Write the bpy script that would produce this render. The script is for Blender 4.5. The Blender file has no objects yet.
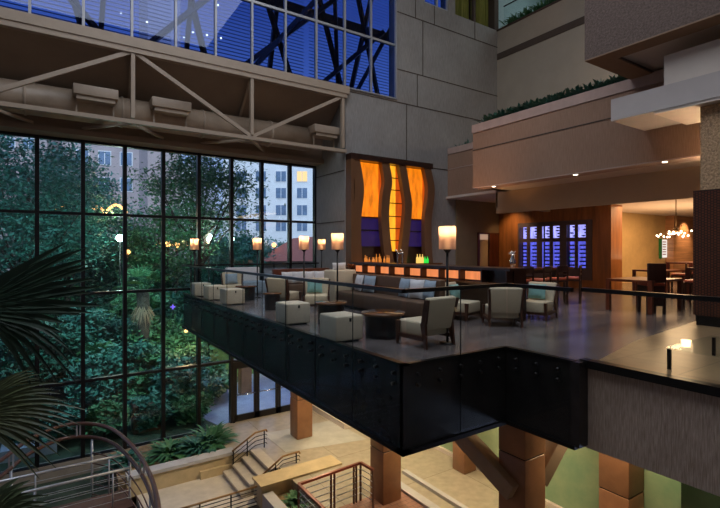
import bpy, math, random
from mathutils import Vector, Matrix, Euler
random.seed(7)
PI = math.pi
F = 466.0
TH = math.atan(310 / 466.0)
S, C = math.sin(TH), math.cos(TH)
scene = bpy.context.scene
col = scene.collection

# ------------------------------------------------------------------ materials
def mat(name, rgb, rough=0.6, metal=0.0, var=0.0, scale=8.0, bump=0.0, emit=None, estr=0.0,
        ribs=0.0, spec=0.5, stretch=None, rgb2=None, transl=False):
    m = bpy.data.materials.new(name); m.use_nodes = True
    nt = m.node_tree; b = nt.nodes['Principled BSDF']
    b.inputs['Base Color'].default_value = (*rgb, 1)
    b.inputs['Roughness'].default_value = rough
    b.inputs['Metallic'].default_value = metal
    b.inputs['Specular IOR Level'].default_value = spec
    if emit:
        b.inputs['Emission Color'].default_value = (*emit, 1)
        b.inputs['Emission Strength'].default_value = estr
    if var or bump or ribs:
        tc = nt.nodes.new('ShaderNodeTexCoord'); mp = nt.nodes.new('ShaderNodeMapping')
        nt.links.new(tc.outputs['Object'], mp.inputs['Vector'])
        if stretch: mp.inputs['Scale'].default_value = stretch
        n = nt.nodes.new('ShaderNodeTexNoise'); n.inputs['Scale'].default_value = scale
        n.inputs['Detail'].default_value = 6; n.inputs['Roughness'].default_value = 0.65
        nt.links.new(mp.outputs['Vector'], n.inputs['Vector'])
        if var:
            cr = nt.nodes.new('ShaderNodeValToRGB')
            c2 = rgb2 if rgb2 else tuple(min(1, c * (1 + var)) for c in rgb)
            c1 = tuple(c * (1 - var) for c in rgb) if not rgb2 else rgb
            cr.color_ramp.elements[0].position = 0.35; cr.color_ramp.elements[1].position = 0.65
            cr.color_ramp.elements[0].color = (*c1, 1); cr.color_ramp.elements[1].color = (*c2, 1)
            nt.links.new(n.outputs['Fac'], cr.inputs['Fac'])
            nt.links.new(cr.outputs['Color'], b.inputs['Base Color'])
        if bump:
            bp = nt.nodes.new('ShaderNodeBump'); bp.inputs['Strength'].default_value = bump
            bp.inputs['Distance'].default_value = 0.03
            nt.links.new(n.outputs['Fac'], bp.inputs['Height']); nt.links.new(bp.outputs['Normal'], b.inputs['Normal'])
    return m

def concrete(name, rgb, rgb2, vs=14.0, bump=0.6):
    """board-marked / bush-hammered concrete: fine vertical striation plus blotches"""
    m = bpy.data.materials.new(name); m.use_nodes = True
    nt = m.node_tree; b = nt.nodes['Principled BSDF']; b.inputs['Roughness'].default_value = 0.9
    b.inputs['Specular IOR Level'].default_value = 0.2
    tc = nt.nodes.new('ShaderNodeTexCoord'); mp = nt.nodes.new('ShaderNodeMapping')
    mp.inputs['Scale'].default_value = (vs, vs, vs * 0.09)
    nt.links.new(tc.outputs['Object'], mp.inputs['Vector'])
    n = nt.nodes.new('ShaderNodeTexNoise'); n.inputs['Scale'].default_value = 1.6; n.inputs['Detail'].default_value = 5
    nt.links.new(mp.outputs['Vector'], n.inputs['Vector'])
    n2 = nt.nodes.new('ShaderNodeTexNoise'); n2.inputs['Scale'].default_value = 0.7; n2.inputs['Detail'].default_value = 3
    nt.links.new(tc.outputs['Object'], n2.inputs['Vector'])
    ad = nt.nodes.new('ShaderNodeMath'); ad.operation = 'MULTIPLY_ADD'; ad.inputs[1].default_value = 0.35
    nt.links.new(n2.outputs['Fac'], ad.inputs[0]); 
    ml = nt.nodes.new('ShaderNodeMath'); ml.operation = 'MULTIPLY'; ml.inputs[1].default_value = 0.65
    nt.links.new(n.outputs['Fac'], ml.inputs[0]); nt.links.new(ml.outputs[0], ad.inputs[2])
    cr = nt.nodes.new('ShaderNodeValToRGB')
    cr.color_ramp.elements[0].position = 0.36; cr.color_ramp.elements[1].position = 0.64
    cr.color_ramp.elements[0].color = (*rgb, 1); cr.color_ramp.elements[1].color = (*rgb2, 1)
    nt.links.new(ad.outputs[0], cr.inputs['Fac']); nt.links.new(cr.outputs['Color'], b.inputs['Base Color'])
    bp = nt.nodes.new('ShaderNodeBump'); bp.inputs['Strength'].default_value = bump; bp.inputs['Distance'].default_value = 0.02
    nt.links.new(n.outputs['Fac'], bp.inputs['Height']); nt.links.new(bp.outputs['Normal'], b.inputs['Normal'])
    return m

def planks(name, c1, c2, scale, rough=0.3, bump=0.1, w=6.0, h=0.6, mortar=(0.02, 0.015, 0.012), ms=0.004, rot=0.0, axis='XY', spec=0.5):
    m = bpy.data.materials.new(name); m.use_nodes = True
    nt = m.node_tree; b = nt.nodes['Principled BSDF']; b.inputs['Roughness'].default_value = rough
    b.inputs['Specular IOR Level'].default_value = spec
    tc = nt.nodes.new('ShaderNodeTexCoord'); mp = nt.nodes.new('ShaderNodeMapping')
    nt.links.new(tc.outputs['Object'], mp.inputs['Vector'])
    if axis == 'YZ': mp.inputs['Rotation'].default_value = (0, PI / 2, 0); 
    if axis == 'XZ': mp.inputs['Rotation'].default_value = (PI / 2, 0, 0)
    if rot: mp.inputs['Rotation'].default_value = (0, 0, rot)
    br = nt.nodes.new('ShaderNodeTexBrick'); br.inputs['Scale'].default_value = scale
    br.inputs['Color1'].default_value = (*c1, 1); br.inputs['Color2'].default_value = (*c2, 1); br.inputs['Mortar'].default_value = (*mortar, 1)
    br.inputs['Brick Width'].default_value = w; br.inputs['Row Height'].default_value = h; br.inputs['Mortar Size'].default_value = ms
    nt.links.new(mp.outputs['Vector'], br.inputs['Vector']); 
    n = nt.nodes.new('ShaderNodeTexNoise'); n.inputs['Scale'].default_value = 5; n.inputs['Detail'].default_value = 5
    nt.links.new(tc.outputs['Object'], n.inputs['Vector'])
    mx = nt.nodes.new('ShaderNodeMix'); mx.data_type = 'RGBA'; mx.blend_type = 'MULTIPLY'; mx.inputs['Factor'].default_value = 0.5
    nt.links.new(br.outputs['Color'], mx.inputs[6]); nt.links.new(n.outputs['Fac'], mx.inputs[7])
    nt.links.new(mx.outputs[2], b.inputs['Base Color'])
    if bump:
        bp = nt.nodes.new('ShaderNodeBump'); bp.inputs['Strength'].default_value = bump; bp.inputs['Distance'].default_value = 0.01
        nt.links.new(n.outputs['Fac'], bp.inputs['Height']); nt.links.new(bp.outputs['Normal'], b.inputs['Normal'])
    return m

def glass(name, tint=(1, 1, 1), refl=0.06, maxr=0.6, rough=0.0):
    m = bpy.data.materials.new(name); m.use_nodes = True
    nt = m.node_tree; nt.nodes.clear()
    o = nt.nodes.new('ShaderNodeOutputMaterial'); mx = nt.nodes.new('ShaderNodeMixShader')
    t = nt.nodes.new('ShaderNodeBsdfTransparent'); g = nt.nodes.new('ShaderNodeBsdfGlossy')
    t.inputs['Color'].default_value = (*tint, 1); g.inputs['Roughness'].default_value = rough
    lw = nt.nodes.new('ShaderNodeLayerWeight'); lw.inputs['Blend'].default_value = 0.5
    mr = nt.nodes.new('ShaderNodeMath'); mr.operation = 'POWER'; mr.inputs[1].default_value = 4.0
    nt.links.new(lw.outputs['Facing'], mr.inputs[0])
    ma = nt.nodes.new('ShaderNodeMath'); ma.operation = 'MULTIPLY_ADD'; ma.inputs[1].default_value = maxr; ma.inputs[2].default_value = refl
    nt.links.new(mr.outputs[0], ma.inputs[0]); nt.links.new(ma.outputs[0], mx.inputs['Fac'])
    nt.links.new(t.outputs[0], mx.inputs[1]); nt.links.new(g.outputs[0], mx.inputs[2]); nt.links.new(mx.outputs[0], o.inputs['Surface'])
    return m

def emis(name, rgb, s, base=(0.02, 0.02, 0.02), var=0.0, scale=3.0):
    m = mat(name, base, 0.4, emit=rgb, estr=s)
    if var:
        nt = m.node_tree; b = nt.nodes['Principled BSDF']
        tc = nt.nodes.new('ShaderNodeTexCoord'); mp = nt.nodes.new('ShaderNodeMapping'); mp.inputs['Scale'].default_value = (2, 2, .6)
        n = nt.nodes.new('ShaderNodeTexNoise'); n.inputs['Scale'].default_value = scale; n.inputs['Detail'].default_value = 5
        cr = nt.nodes.new('ShaderNodeValToRGB'); cr.color_ramp.elements[0].position = 0.3; cr.color_ramp.elements[1].position = 0.7
        cr.color_ramp.elements[0].color = (*[c * (1 - var) for c in rgb], 1); cr.color_ramp.elements[1].color = (*rgb, 1)
        nt.links.new(tc.outputs['Object'], mp.inputs['Vector']); nt.links.new(mp.outputs[0], n.inputs['Vector'])
        nt.links.new(n.outputs['Fac'], cr.inputs['Fac']); nt.links.new(cr.outputs['Color'], b.inputs['Emission Color'])
    return m

def leafmat(name, c1, c2, rough=0.5):
    m = mat(name, c1, rough, var=0.4, scale=3.0, rgb2=c2)
    return m

M = {}
M['conc'] = concrete('main_concrete', (0.235, 0.22, 0.21), (0.33, 0.315, 0.30), 26, .4)
M['conc_rib'] = concrete('ribbed_concrete', (0.30, 0.225, 0.175), (0.52, 0.41, 0.34), 40, .8)
M['conc_brown'] = concrete('planter_concrete', (0.27, 0.165, 0.11), (0.33, 0.21, 0.145), 26, .4)
M['cap_pink'] = mat('planter_cap', (0.42, 0.30, 0.25), 0.8, var=0.08, scale=3)
M['aggregate'] = mat('exposed_aggregate', (0.115, 0.08, 0.065), 0.95, var=0.3, scale=22, bump=.5)
M['granite'] = mat('granite', (0.40, 0.25, 0.13), 0.7, var=0.45, scale=22, bump=0.6)
M['soffit_brown'] = mat('soffit_brown', (0.24, 0.15, 0.09), 0.8, var=0.08, scale=2)
M['plaster'] = mat('pale_plaster', (0.62, 0.54, 0.47), 0.85, var=0.03, scale=2)
M['plaster_grey'] = mat('white_soffit_paint', (0.46, 0.41, 0.385), 0.8, var=0.03, scale=2)
M['beige'] = mat('beige_wall', (0.36, 0.31, 0.245), 0.9, var=0.04, scale=1.5)
M['beige_lt'] = mat('bulkhead_paint', (0.45, 0.35, 0.24), 0.85, var=0.03, scale=1.5)
M['olive'] = mat('olive_wall', (0.22, 0.16, 0.09), 0.9, var=0.05, scale=1.5)
M['ochre'] = mat('ochre_wall', (0.55, 0.38, 0.17), 0.85, var=0.12, scale=0.9)
M['stripe'] = mat('dark_reveal', (0.07, 0.05, 0.038), 0.9, var=.05)
M['recess'] = mat('recess_panel', (0.26, 0.19, 0.14), 0.85, var=0.08, scale=1)
M['steel_tan'] = mat('tan_painted_steel', (0.36, 0.28, 0.21), 0.55, var=0.05, scale=3)
M['duct'] = mat('duct_paint', (0.34, 0.26, 0.19), 0.45, var=0.1, scale=3)
M['mull'] = mat('mullion_bronze', (0.012, 0.011, 0.013), 0.35, metal=0.3, var=.05)
M['mull_lt'] = mat('mullion_silver', (0.34, 0.34, 0.36), 0.45, metal=0.3, var=.05)
M['glass'] = glass('window_glass', (0.86, 0.93, 0.94), 0.04, 0.25)
M['glass_blue'] = glass('blue_tinted_glass', (0.40, 0.52, 0.78), 0.04, 0.2)
M['glass_rail'] = glass('rail_glass', (0.93, 0.96, 0.96), 0.012, 0.10)
M['fascia'] = mat('dark_fascia', (0.026, 0.022, 0.022), 0.25, var=0.2, scale=3, spec=.4)
M['black'] = mat('black_metal', (0.012, 0.011, 0.011), 0.3, metal=0.4, var=.05)
M['floor'] = planks('deck_floor', (0.21, 0.175, 0.17), (0.11, 0.09, 0.092), 1.0, 0.22, 0.03, 3.0, 0.42, (0.05, 0.04, 0.035), 0.006, rot=0.0)
M['tile'] = planks('tan_tile', (0.42, 0.27, 0.14), (0.33, 0.21, 0.11), 1.0, 0.32, 0.02, 0.9, 0.9)
M['plaza'] = planks('plaza_floor', (0.56, 0.48, 0.36), (0.51, 0.44, 0.33), 1.0, 0.35, 0.05, 2.6, 2.6, (0.2, 0.16, 0.1), 0.008)
M['pad'] = mat('grey_stone_pad', (0.47, 0.46, 0.42), 0.5, var=0.12, scale=2)
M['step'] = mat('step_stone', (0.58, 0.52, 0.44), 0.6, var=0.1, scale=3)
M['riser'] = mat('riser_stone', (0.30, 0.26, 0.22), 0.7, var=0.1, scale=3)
M['curb'] = mat('cream_stone', (0.56, 0.44, 0.26), 0.7, var=0.12, scale=2)
M['curbcap'] = mat('pale_stone_cap', (0.50, 0.49, 0.5), 0.6, var=0.08, scale=2)
M['sand'] = mat('planting_soil', (0.30, 0.20, 0.11), 0.95, var=0.35, scale=5, bump=0.5)
M['brick'] = planks('pink_paving', (0.52, 0.26, 0.18), (0.44, 0.21, 0.15), 1.0, 0.5, 0.1, 0.3, 0.15, (0.25, 0.15, 0.12), 0.01)
M['col_terra'] = mat('terracotta_column', (0.27, 0.125, 0.06), 0.45, var=0.15, scale=2)
M['brace'] = mat('tan_brace', (0.30, 0.21, 0.14), 0.6, var=0.08, scale=3)
M['green_glass'] = mat('green_frosted_glass', (0.20, 0.34, 0.20), 0.12, var=0.35, scale=0.5, rgb2=(0.36, 0.44, 0.26))  # backlit look put into the colour as lighter green mottling
M['green_dark'] = mat('dark_green_glass', (0.025, 0.05, 0.028), 0.1, var=0.3, scale=1)
M['wood_red'] = mat('red_brown_wood', (0.10, 0.024, 0.010), 0.3, var=0.35, scale=5, stretch=(1, 1, 0.15))
M['wood_dark'] = mat('dark_walnut', (0.028, 0.011, 0.008), 0.3, var=0.3, scale=5, stretch=(1, 1, 0.2))
M['wood_mid'] = mat('chair_wood', (0.07, 0.025, 0.013), 0.35, var=0.3, scale=6)
M['wood_wall'] = mat('wood_veneer', (0.30, 0.11, 0.028), 0.4, var=0.3, scale=4, stretch=(1, 1, 0.12))
M['wood_rib'] = mat('rib_wood', (0.16, 0.075, 0.035), 0.4, var=0.12, scale=2, stretch=(1, 1, .3))
M['slat'] = planks('slatted_wood', (0.15, 0.045, 0.018), (0.11, 0.033, 0.014), 1.0, 0.35, 0.05, 0.055, 0.055, (0.015, 0.006, 0.004), 0.008, axis='YZ')
M['plum_frame'] = mat('grey_plum_frame', (0.10, 0.07, 0.075), .5, var=.05)
M['opening_glow'] = emis('dim_glow_strip', (1, .6, .4), .4)
M['backdrop_teal'] = mat('grey_teal_backdrop', (0.36, 0.46, 0.46), .8, var=.05)
M['marble'] = mat('banded_marble', (0.42, 0.22, 0.11), 0.3, var=0.3, scale=3, stretch=(0.15, 0.15, 3))
M['cream'] = mat('cream_upholstery', (0.58, 0.48, 0.34), 0.85, var=0.05, scale=30)
M['cream_leather'] = mat('pouf_leather', (0.60, 0.52, 0.40), 0.5, var=0.05, scale=10)
M['teal'] = mat('teal_cushion', (0.22, 0.42, 0.40), 0.8, var=0.08, scale=20)
M['white_cush'] = mat('white_cushion', (0.62, 0.62, 0.64), 0.85, var=0.06, scale=20)
M['bluegrey'] = mat('blue_grey_cushion', (0.30, 0.38, 0.46), 0.85, var=0.08, scale=20)
M['brown_uph'] = mat('brown_upholstery', (0.105, 0.055, 0.03), 0.6, var=0.1, scale=10)
M['red_seat'] = mat('red_leather', (0.40, 0.10, 0.06), 0.35, var=0.08, scale=10)
M['tabletop'] = mat('polished_tabletop', (0.16, 0.07, 0.03), 0.1, var=0.2, scale=3)
M['chrome'] = mat('chrome', (0.7, 0.7, 0.72), 0.15, metal=1.0, var=.03)
M['silver'] = mat('silver_rail', (0.50, 0.52, 0.58), 0.35, metal=0.6, var=.05)
M['brown_rail'] = mat('brown_rail', (0.13, 0.06, 0.04), 0.35, metal=0.3, var=.1)
M['red_rail'] = mat('red_brown_handrail', (0.26, 0.06, 0.035), 0.3, metal=0.2, var=.08)
M['gold_rail'] = mat('bronze_handrail', (0.32, 0.19, 0.08), 0.35, metal=0.5, var=.08)
M['amber'] = emis('amber_art_glass', (1.0, 0.24, 0.006), 1.35, var=0.5, scale=3)
M['amber_dk'] = emis('deep_orange_glass', (1.0, 0.13, 0.003), 0.7, var=0.3, scale=3)
M['amber_lt'] = emis('yellow_art_glass', (1.0, 0.42, 0.02), 1.5, var=0.4, scale=3)
M['violet'] = emis('violet_lit_panel', (0.05, 0.014, 0.26), 0.28, var=0.5, scale=2)
M['glow'] = emis('bar_glow_panel', (1.0, 0.30, 0.10), 0.95, var=0.25, scale=3)
M['wine_back'] = emis('wine_backlight', (0.17, 0.16, 1.0), 1.3, var=0.6, scale=5)
M['wine_top'] = emis('wine_toplight', (0.42, 0.36, 1.0), 2.2, var=0.5, scale=5)
M['bulb'] = emis('warm_bulb', (1.0, 0.72, 0.45), 7)
M['bulb_s'] = emis('warm_bulb_soft', (1.0, 0.66, 0.35), 3.2)
M['shade'] = emis('lamp_shade_glass', (1.0, 0.46, 0.20), 0.62, base=(0.5, 0.45, 0.4), var=0.25, scale=12)
M['dl'] = emis('downlight_lens', (1.0, 0.85, 0.65), 6)
M['cool_bulb'] = emis('cool_lamp_glass', (0.8, 1.0, 0.9), 12)
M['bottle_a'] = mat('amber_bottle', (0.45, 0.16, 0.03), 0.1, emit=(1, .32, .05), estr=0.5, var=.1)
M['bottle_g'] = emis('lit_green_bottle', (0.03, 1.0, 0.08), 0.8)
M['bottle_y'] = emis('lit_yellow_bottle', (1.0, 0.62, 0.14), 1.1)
M['bottle_d'] = mat('dark_wine_bottle', (0.015, 0.02, 0.05), 0.15, var=.1)
M['leaf1'] = leafmat('leaf_teal', (0.03, 0.13, 0.105), (0.065, 0.23, 0.17))
M['leaf2'] = leafmat('leaf_green', (0.035, 0.14, 0.06), (0.09, 0.25, 0.10))
M['leaf3'] = leafmat('leaf_dark', (0.018, 0.075, 0.055), (0.04, 0.14, 0.09))
M['palmleaf'] = leafmat('palm_leaf', (0.018, 0.05, 0.028), (0.035, 0.085, 0.04), 0.5)
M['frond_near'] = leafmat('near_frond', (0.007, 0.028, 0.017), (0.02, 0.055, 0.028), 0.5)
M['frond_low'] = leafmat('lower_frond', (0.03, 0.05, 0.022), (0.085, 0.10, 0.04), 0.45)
M['bark'] = mat('bark', (0.06, 0.045, 0.035), 0.9, var=0.4, scale=8, bump=0.6)
M['grass'] = mat('lawn', (0.10, 0.17, 0.05), 0.95, var=0.4, scale=3, bump=0.4)
M['dark_ground'] = mat('dark_ground', (0.035, 0.055, 0.035), 0.95, var=0.5, scale=2, bump=.4)
M['path'] = mat('blue_grey_path', (0.34, 0.36, 0.46), 0.6, var=0.12, scale=2)
M['facade'] = mat('pale_facade', (0.74, 0.72, 0.72), 0.85, var=0.06, scale=0.3)
M['facade_pink'] = mat('tan_facade', (0.42, 0.33, 0.32), 0.85, var=0.06, scale=0.3)
M['pane_dk'] = mat('facade_window_glass', (0.14, 0.20, 0.30), 0.15, var=0.2, scale=1)
M['pane_lit'] = emis('lit_window', (1.0, 0.6, 0.25), 1.6)
M['roof_red'] = mat('red_canopy', (0.34, 0.12, 0.10), 0.8, var=0.1)
M['louvre'] = mat('blue_louvre', (0.02, 0.028, 0.06), 0.5, var=0.15, scale=1)
M['curtain'] = mat('green_curtain', (0.17, 0.19, 0.035), 0.9, var=0.5, scale=4, stretch=(3, 1, 0.1), rgb2=(0.33, 0.34, 0.09))
M['string'] = emis('string_light', (1.0, 0.42, 0.12), 5)
M['violet_led'] = emis('violet_led', (0.22, 0.1, 1.0), 2.0)
M['sign_red'] = mat('red_print', (0.5, 0.05, 0.03), .5, var=.05)
M['sign_green'] = mat('green_frame', (0.02, 0.22, 0.07), .4, var=.05)
M['white_lit'] = emis('lit_white_panel', (1, .9, .8), 0.9)
M['white_gloss'] = mat('white_gloss_counter', (0.7, 0.62, 0.55), 0.15, var=.04)
M['planter_pot'] = mat('brown_pot', (0.10, 0.045, 0.03), 0.5, var=.2)
M['lit_leaf'] = mat('orange_lit_leaf', (0.30, 0.07, 0.02), .6, var=.5, scale=9, rgb2=(.45, .16, .04))  # orange light on the leaves is put into their colour

# ------------------------------------------------------------------ mesh builder
class MB:
    def __init__(s): s.v = []; s.f = []; s.sm = []
    def add(s, vs, fs, smooth=False):
        o = len(s.v); s.v += [tuple(v) for v in vs]; s.f += [tuple(o + i for i in f) for f in fs]; s.sm += [smooth] * len(fs); return s
    def box(s, x0, x1, y0, y1, z0, z1):
        if x0 > x1: x0, x1 = x1, x0
        if y0 > y1: y0, y1 = y1, y0
        if z0 > z1: z0, z1 = z1, z0
        return s.add([(x0, y0, z0), (x1, y0, z0), (x1, y1, z0), (x0, y1, z0), (x0, y0, z1), (x1, y0, z1), (x1, y1, z1), (x0, y1, z1)],
              [(0, 3, 2, 1), (4, 5, 6, 7), (0, 1, 5, 4), (1, 2, 6, 5), (2, 3, 7, 6), (3, 0, 4, 7)])
    def cbox(s, cx, cy, z0, w, d, h): return s.box(cx - w / 2, cx + w / 2, cy - d / 2, cy + d / 2, z0, z0 + h)
    def hexa(s, b, t):
        n = len(b); vs = list(b) + list(t)
        return s.add(vs, [tuple(reversed(range(n))), tuple(range(n, 2 * n))] + [(i, (i + 1) % n, n + (i + 1) % n, n + i) for i in range(n)])
    def prism(s, pts, z0, z1): return s.hexa([(x, y, z0) for x, y in pts], [(x, y, z1) for x, y in pts])
    def beam(s, a, b, w, h=None):
        a = Vector(a); b = Vector(b); h = h or w; d = (b - a).normalized()
        up = Vector((0, 0, 1)) if abs(d.z) < 0.98 else Vector((0, 1, 0))
        r = d.cross(up).normalized(); u = r.cross(d)
        q = [(-1, -1), (1, -1), (1, 1), (-1, 1)]
        B = [a + r * i * w / 2 + u * j * h / 2 for i, j in q]; T = [b + r * i * w / 2 + u * j * h / 2 for i, j in q]
        return s.hexa(B, T)
    def tube(s, pts, r, n=8, caps=True):
        pts = [Vector(p) for p in pts]; rr = r if isinstance(r, (list, tuple)) else [r] * len(pts)
        vs = []; k = len(pts); prev = None
        for i, p in enumerate(pts):
            d = (pts[min(i + 1, k - 1)] - pts[max(i - 1, 0)]).normalized()
            if prev is None:
                up = Vector((0, 0, 1)) if abs(d.z) < 0.95 else Vector((0, 1, 0)); x = d.cross(up).normalized()
            else: x = (prev - d * prev.dot(d)).normalized()
            prev = x; y = d.cross(x)
            for j in range(n):
                a = 2 * PI * j / n; vs.append(p + (x * math.cos(a) + y * math.sin(a)) * rr[i])
        fs = [(i * n + j, i * n + (j + 1) % n, (i + 1) * n + (j + 1) % n, (i + 1) * n + j) for i in range(k - 1) for j in range(n)]
        if caps: fs += [tuple(reversed(range(n))), tuple((k - 1) * n + j for j in range(n))]
        return s.add(vs, fs, True)
    def lathe(s, prof, cx=0, cy=0, z=0, n=24):
        vs = []
        for r, h in prof:
            for j in range(n):
                a = 2 * PI * j / n; vs.append((cx + r * math.cos(a), cy + r * math.sin(a), z + h))
        k = len(prof)
        fs = [(i * n + j, i * n + (j + 1) % n, (i + 1) * n + (j + 1) % n, (i + 1) * n + j) for i in range(k - 1) for j in range(n)]
        fs += [tuple(reversed(range(n))), tuple((k - 1) * n + j for j in range(n))]
        return s.add(vs, fs, True)
    def pillow(s, c, w, h, t, M3=None):
        """soft square cushion, w (x) by h (z), t thick (y)"""
        n = 8; vs = []; fs = []; M3 = M3 or Matrix.Identity(3); c = Vector(c)
        for sd in (1, -1):
            for i in range(n + 1):
                for j in range(n + 1):
                    u = i / n * 2 - 1; v = j / n * 2 - 1
                    k = (1 - abs(u) ** 3) * (1 - abs(v) ** 3); pin = 1 - 0.07 * (1 - abs(u * v)) * max(abs(u), abs(v))
                    vs.append(c + M3 @ Vector((u * w / 2 * pin, sd * t / 2 * k ** 0.5, v * h / 2 * pin)))
        q = (n + 1) ** 2
        for i in range(n):
            for j in range(n):
                a = i * (n + 1) + j; f = (a, a + 1, a + n + 2, a + n + 1); fs.append(f); fs.append(tuple(reversed([x + q for x in f])))
        return s.add(vs, fs, True)
    def sphere(s, c, r, n=10, sz=1.0):
        k = n // 2 + 1; prof = []
        vs = []; fs = []
        for i in range(k):
            t = PI * i / (k - 1); rr = max(r * math.sin(t), r * 0.02)
            for j in range(n): a = 2 * PI * j / n; vs.append((c[0] + rr * math.cos(a), c[1] + rr * math.sin(a), c[2] - r * sz * math.cos(t)))
        fs = [(i * n + j, i * n + (j + 1) % n, (i + 1) * n + (j + 1) % n, (i + 1) * n + j) for i in range(k - 1) for j in range(n)]
        return s.add(vs, fs, True)
    def build(s, name, m, parent=None, bevel=0.0, seg=2):
        me = bpy.data.meshes.new(name); me.from_pydata(s.v, [], s.f); me.update()
        me.polygons.foreach_set('use_smooth', s.sm)
        o = bpy.data.objects.new(name, me); col.objects.link(o); me.materials.append(M[m] if isinstance(m, str) else m)
        if parent is not None:
            o.parent = parent; 
            l = parent.location; q = parent
            off = Vector((0, 0, 0))
            while q is not None: off += q.location; q = q.parent
            if off.length > 0 and not getattr(s, 'local', False):
                me.transform(Matrix.Translation(-off))
        if bevel:
            b = o.modifiers.new('bevel', 'BEVEL'); b.width = bevel; b.segments = seg; b.limit_method = 'ANGLE'
            for p in me.polygons: p.use_smooth = True
            b.harden_normals = False
        return o

def L():
    m = MB(); m.local = True; return m      # geometry given in its parent's own coordinates

def tag(o, label, cat, group=None, kind=None):
    if label: o['label'] = label
    if cat: o['category'] = cat
    if group: o['group'] = group
    if kind: o['kind'] = kind
    return o
def empty(name, loc, label, cat, group=None, rz=0.0, kind=None):
    o = bpy.data.objects.new(name, None); col.objects.link(o); o.location = loc; o.rotation_euler = (0, 0, rz); o.empty_display_size = 0.1
    return tag(o, label, cat, group, kind)
def struct(name, mb, m, label=None, **k):
    o = mb.build(name, m, **k); o['kind'] = 'structure'
    if label: o['label'] = label
    return o
def copy_tree(o, parent=None):
    c = o.copy(); col.objects.link(c); c.parent = parent
    for ch in KIDS.get(o.name, []): copy_tree(ch, c)
    return c
KIDS = {}
def reg(root):
    """remember the tree below root so that it can be copied"""
    for o in list(col.objects):
        if o.parent is not None: 
            l = KIDS.setdefault(o.parent.name, [])
            if o not in l: l.append(o)
def dup(root, loc, rz, label, group=None, scale=None):
    c = copy_tree(root); c.location = loc; c.rotation_euler = (0, 0, rz); c['label'] = label
    if group: c['group'] = group
    if scale: c.scale = (scale,) * 3
    return c
def at(px, py, d):
    l = (px - 360) / F * d
    return Vector((S * d + C * l, C * d - S * l, 1.6 - (py - 250) / F * d))

# ================================================================== SETTING
GZ = -5.15
# mezzanine floor slab (L shaped around the opening)
fl = MB(); 
fl.prism([(4.06, 5.01), (6.18, 5.01), (6.18, 3.79), (6.40, 3.79), (6.40, -3.0), (34, -3.0), (34, 15.5), (9.62, 15.5), (9.62, 17.62), (4.06, 17.62)], -0.25, 0.0)
struct('floor', fl, 'floor', 'dark plank floor of the lounge deck')
slab = MB(); slab.prism([(4.10, 5.05), (6.22, 5.05), (6.22, 3.8), (6.42, 3.8), (6.42, -3.0), (34, -3.0), (34, 15.5), (9.62, 15.5), (9.62, 17.58), (4.10, 17.58)], -1.14, -0.25)
struct('ceiling_under_deck', slab, 'soffit_brown')
tl = MB(); tl.prism([(6.42, 3.66), (8.49, 4.12), (12.2, 4.55), (34, 4.55), (34, -2.9), (6.42, -2.9)], 0.0, 0.006)
struct('floor_tile', tl, 'tile', 'tan stone tile floor at the right')
gf = MB(); gf.prism([(5.93, 2.0), (15, 2.0), (15, 18.0), (5.0, 18.0), (5.0, 15.5), (5.93, 15.1)], GZ - 0.3, GZ)
struct('floor_ground', gf, 'plaza', 'sand coloured stone floor of the lower lobby')
pd = MB(); pd.prism([(6.55, 14.3), (9.4, 13.7), (9.3, 16.0), (6.5, 16.2)], GZ, GZ + 0.006); struct('floor_pad', pd, 'pad')
ll = MB(); ll.box(2.15, 5.22, 12.85, 15.32, -6.05, -5.75); struct('floor_landing', ll, 'step')
lw = MB(); lw.box(-11.9, 15, -6, 18.1, -6.9, -6.6); struct('floor_lower', lw, 'soffit_brown')
bed = MB(); bed.box(1.7, 5.05, 15.62, 18.1, -6.0, -5.3); struct('floor_bed', bed, 'sand')
bed = MB(); bed.box(-10, 1.7, 14.4, 18.1, -6.2, -5.8); struct('floor_bed_dark', bed, 'dark_ground')
fill = MB(); fill.box(5.06, 6.0, 15.13, 15.6, -6.5, -5.155); struct('floor_stairhead', fill, 'plaza')
# curb wall behind landing
cw = MB(); cw.box(1.9, 5.12, 15.32, 15.62, -5.76, -5.22); struct('wall_curb', cw, 'curb')
cc = MB(); cc.box(1.9, 5.16, 15.26, 15.68, -5.22, -5.12); struct('trim_1', cc, 'curbcap')
cb = MB(); cb.box(4.0, 5.1, 15.2, 15.32, -5.75, -5.5); struct('trim_2', cb, 'curb')
# main concrete wall (Y = 15.5), with real openings
wb = MB()
wb.box(9.62, 12.12, 15.5, 16.0, -0.25 + 0.25, 7.95)       # left of portal and below the glazing
wb = MB()
wb.box(9.92, 13.88, 15.78, 16.0, 0, 5.35)                 # behind the portal
wb.box(13.88, 19.2, 15.5, 16.0, 0, 7.95)
wb.box(9.62, 13.88, 15.5, 16.0, 5.35, 7.95)
wb.box(12.14, 18.9, 15.5, 16.0, 7.95, 12.5)
wb.box(12.14, 13.7, 15.5, 16.0, 12.5, 16); wb.box(15.15, 15.6, 15.5, 16.0, 12.5, 16)
wb.box(9.62, 15, 15.5, 16.0, GZ, -1.14)
struct('wall_back', wb, 'conc', 'grey board-marked concrete wall')
jt = MB()
for z in (11.66, 9.24, 7.84):
    jt.box(12.2 if z > 7.9 else 9.66, 18.5, 15.485, 15.5, z - 0.018, z + 0.018)
jt.box(13.9, 15.1, 15.485, 15.5, 5.23, 5.265)
for x, a, b in ((13.62, 9.24, 11.66), (13.2, 11.66, 12.5), (13.3, 7.84, 9.24), (14.3, 11.66, 12.5), (16.9, 11.66, 12.5), (12.7, 5.36, 7.84)):
    jt.box(x - 0.015, x + 0.015, 15.485, 15.5, a, b)
struct('trim_3', jt, 'stripe')
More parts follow.
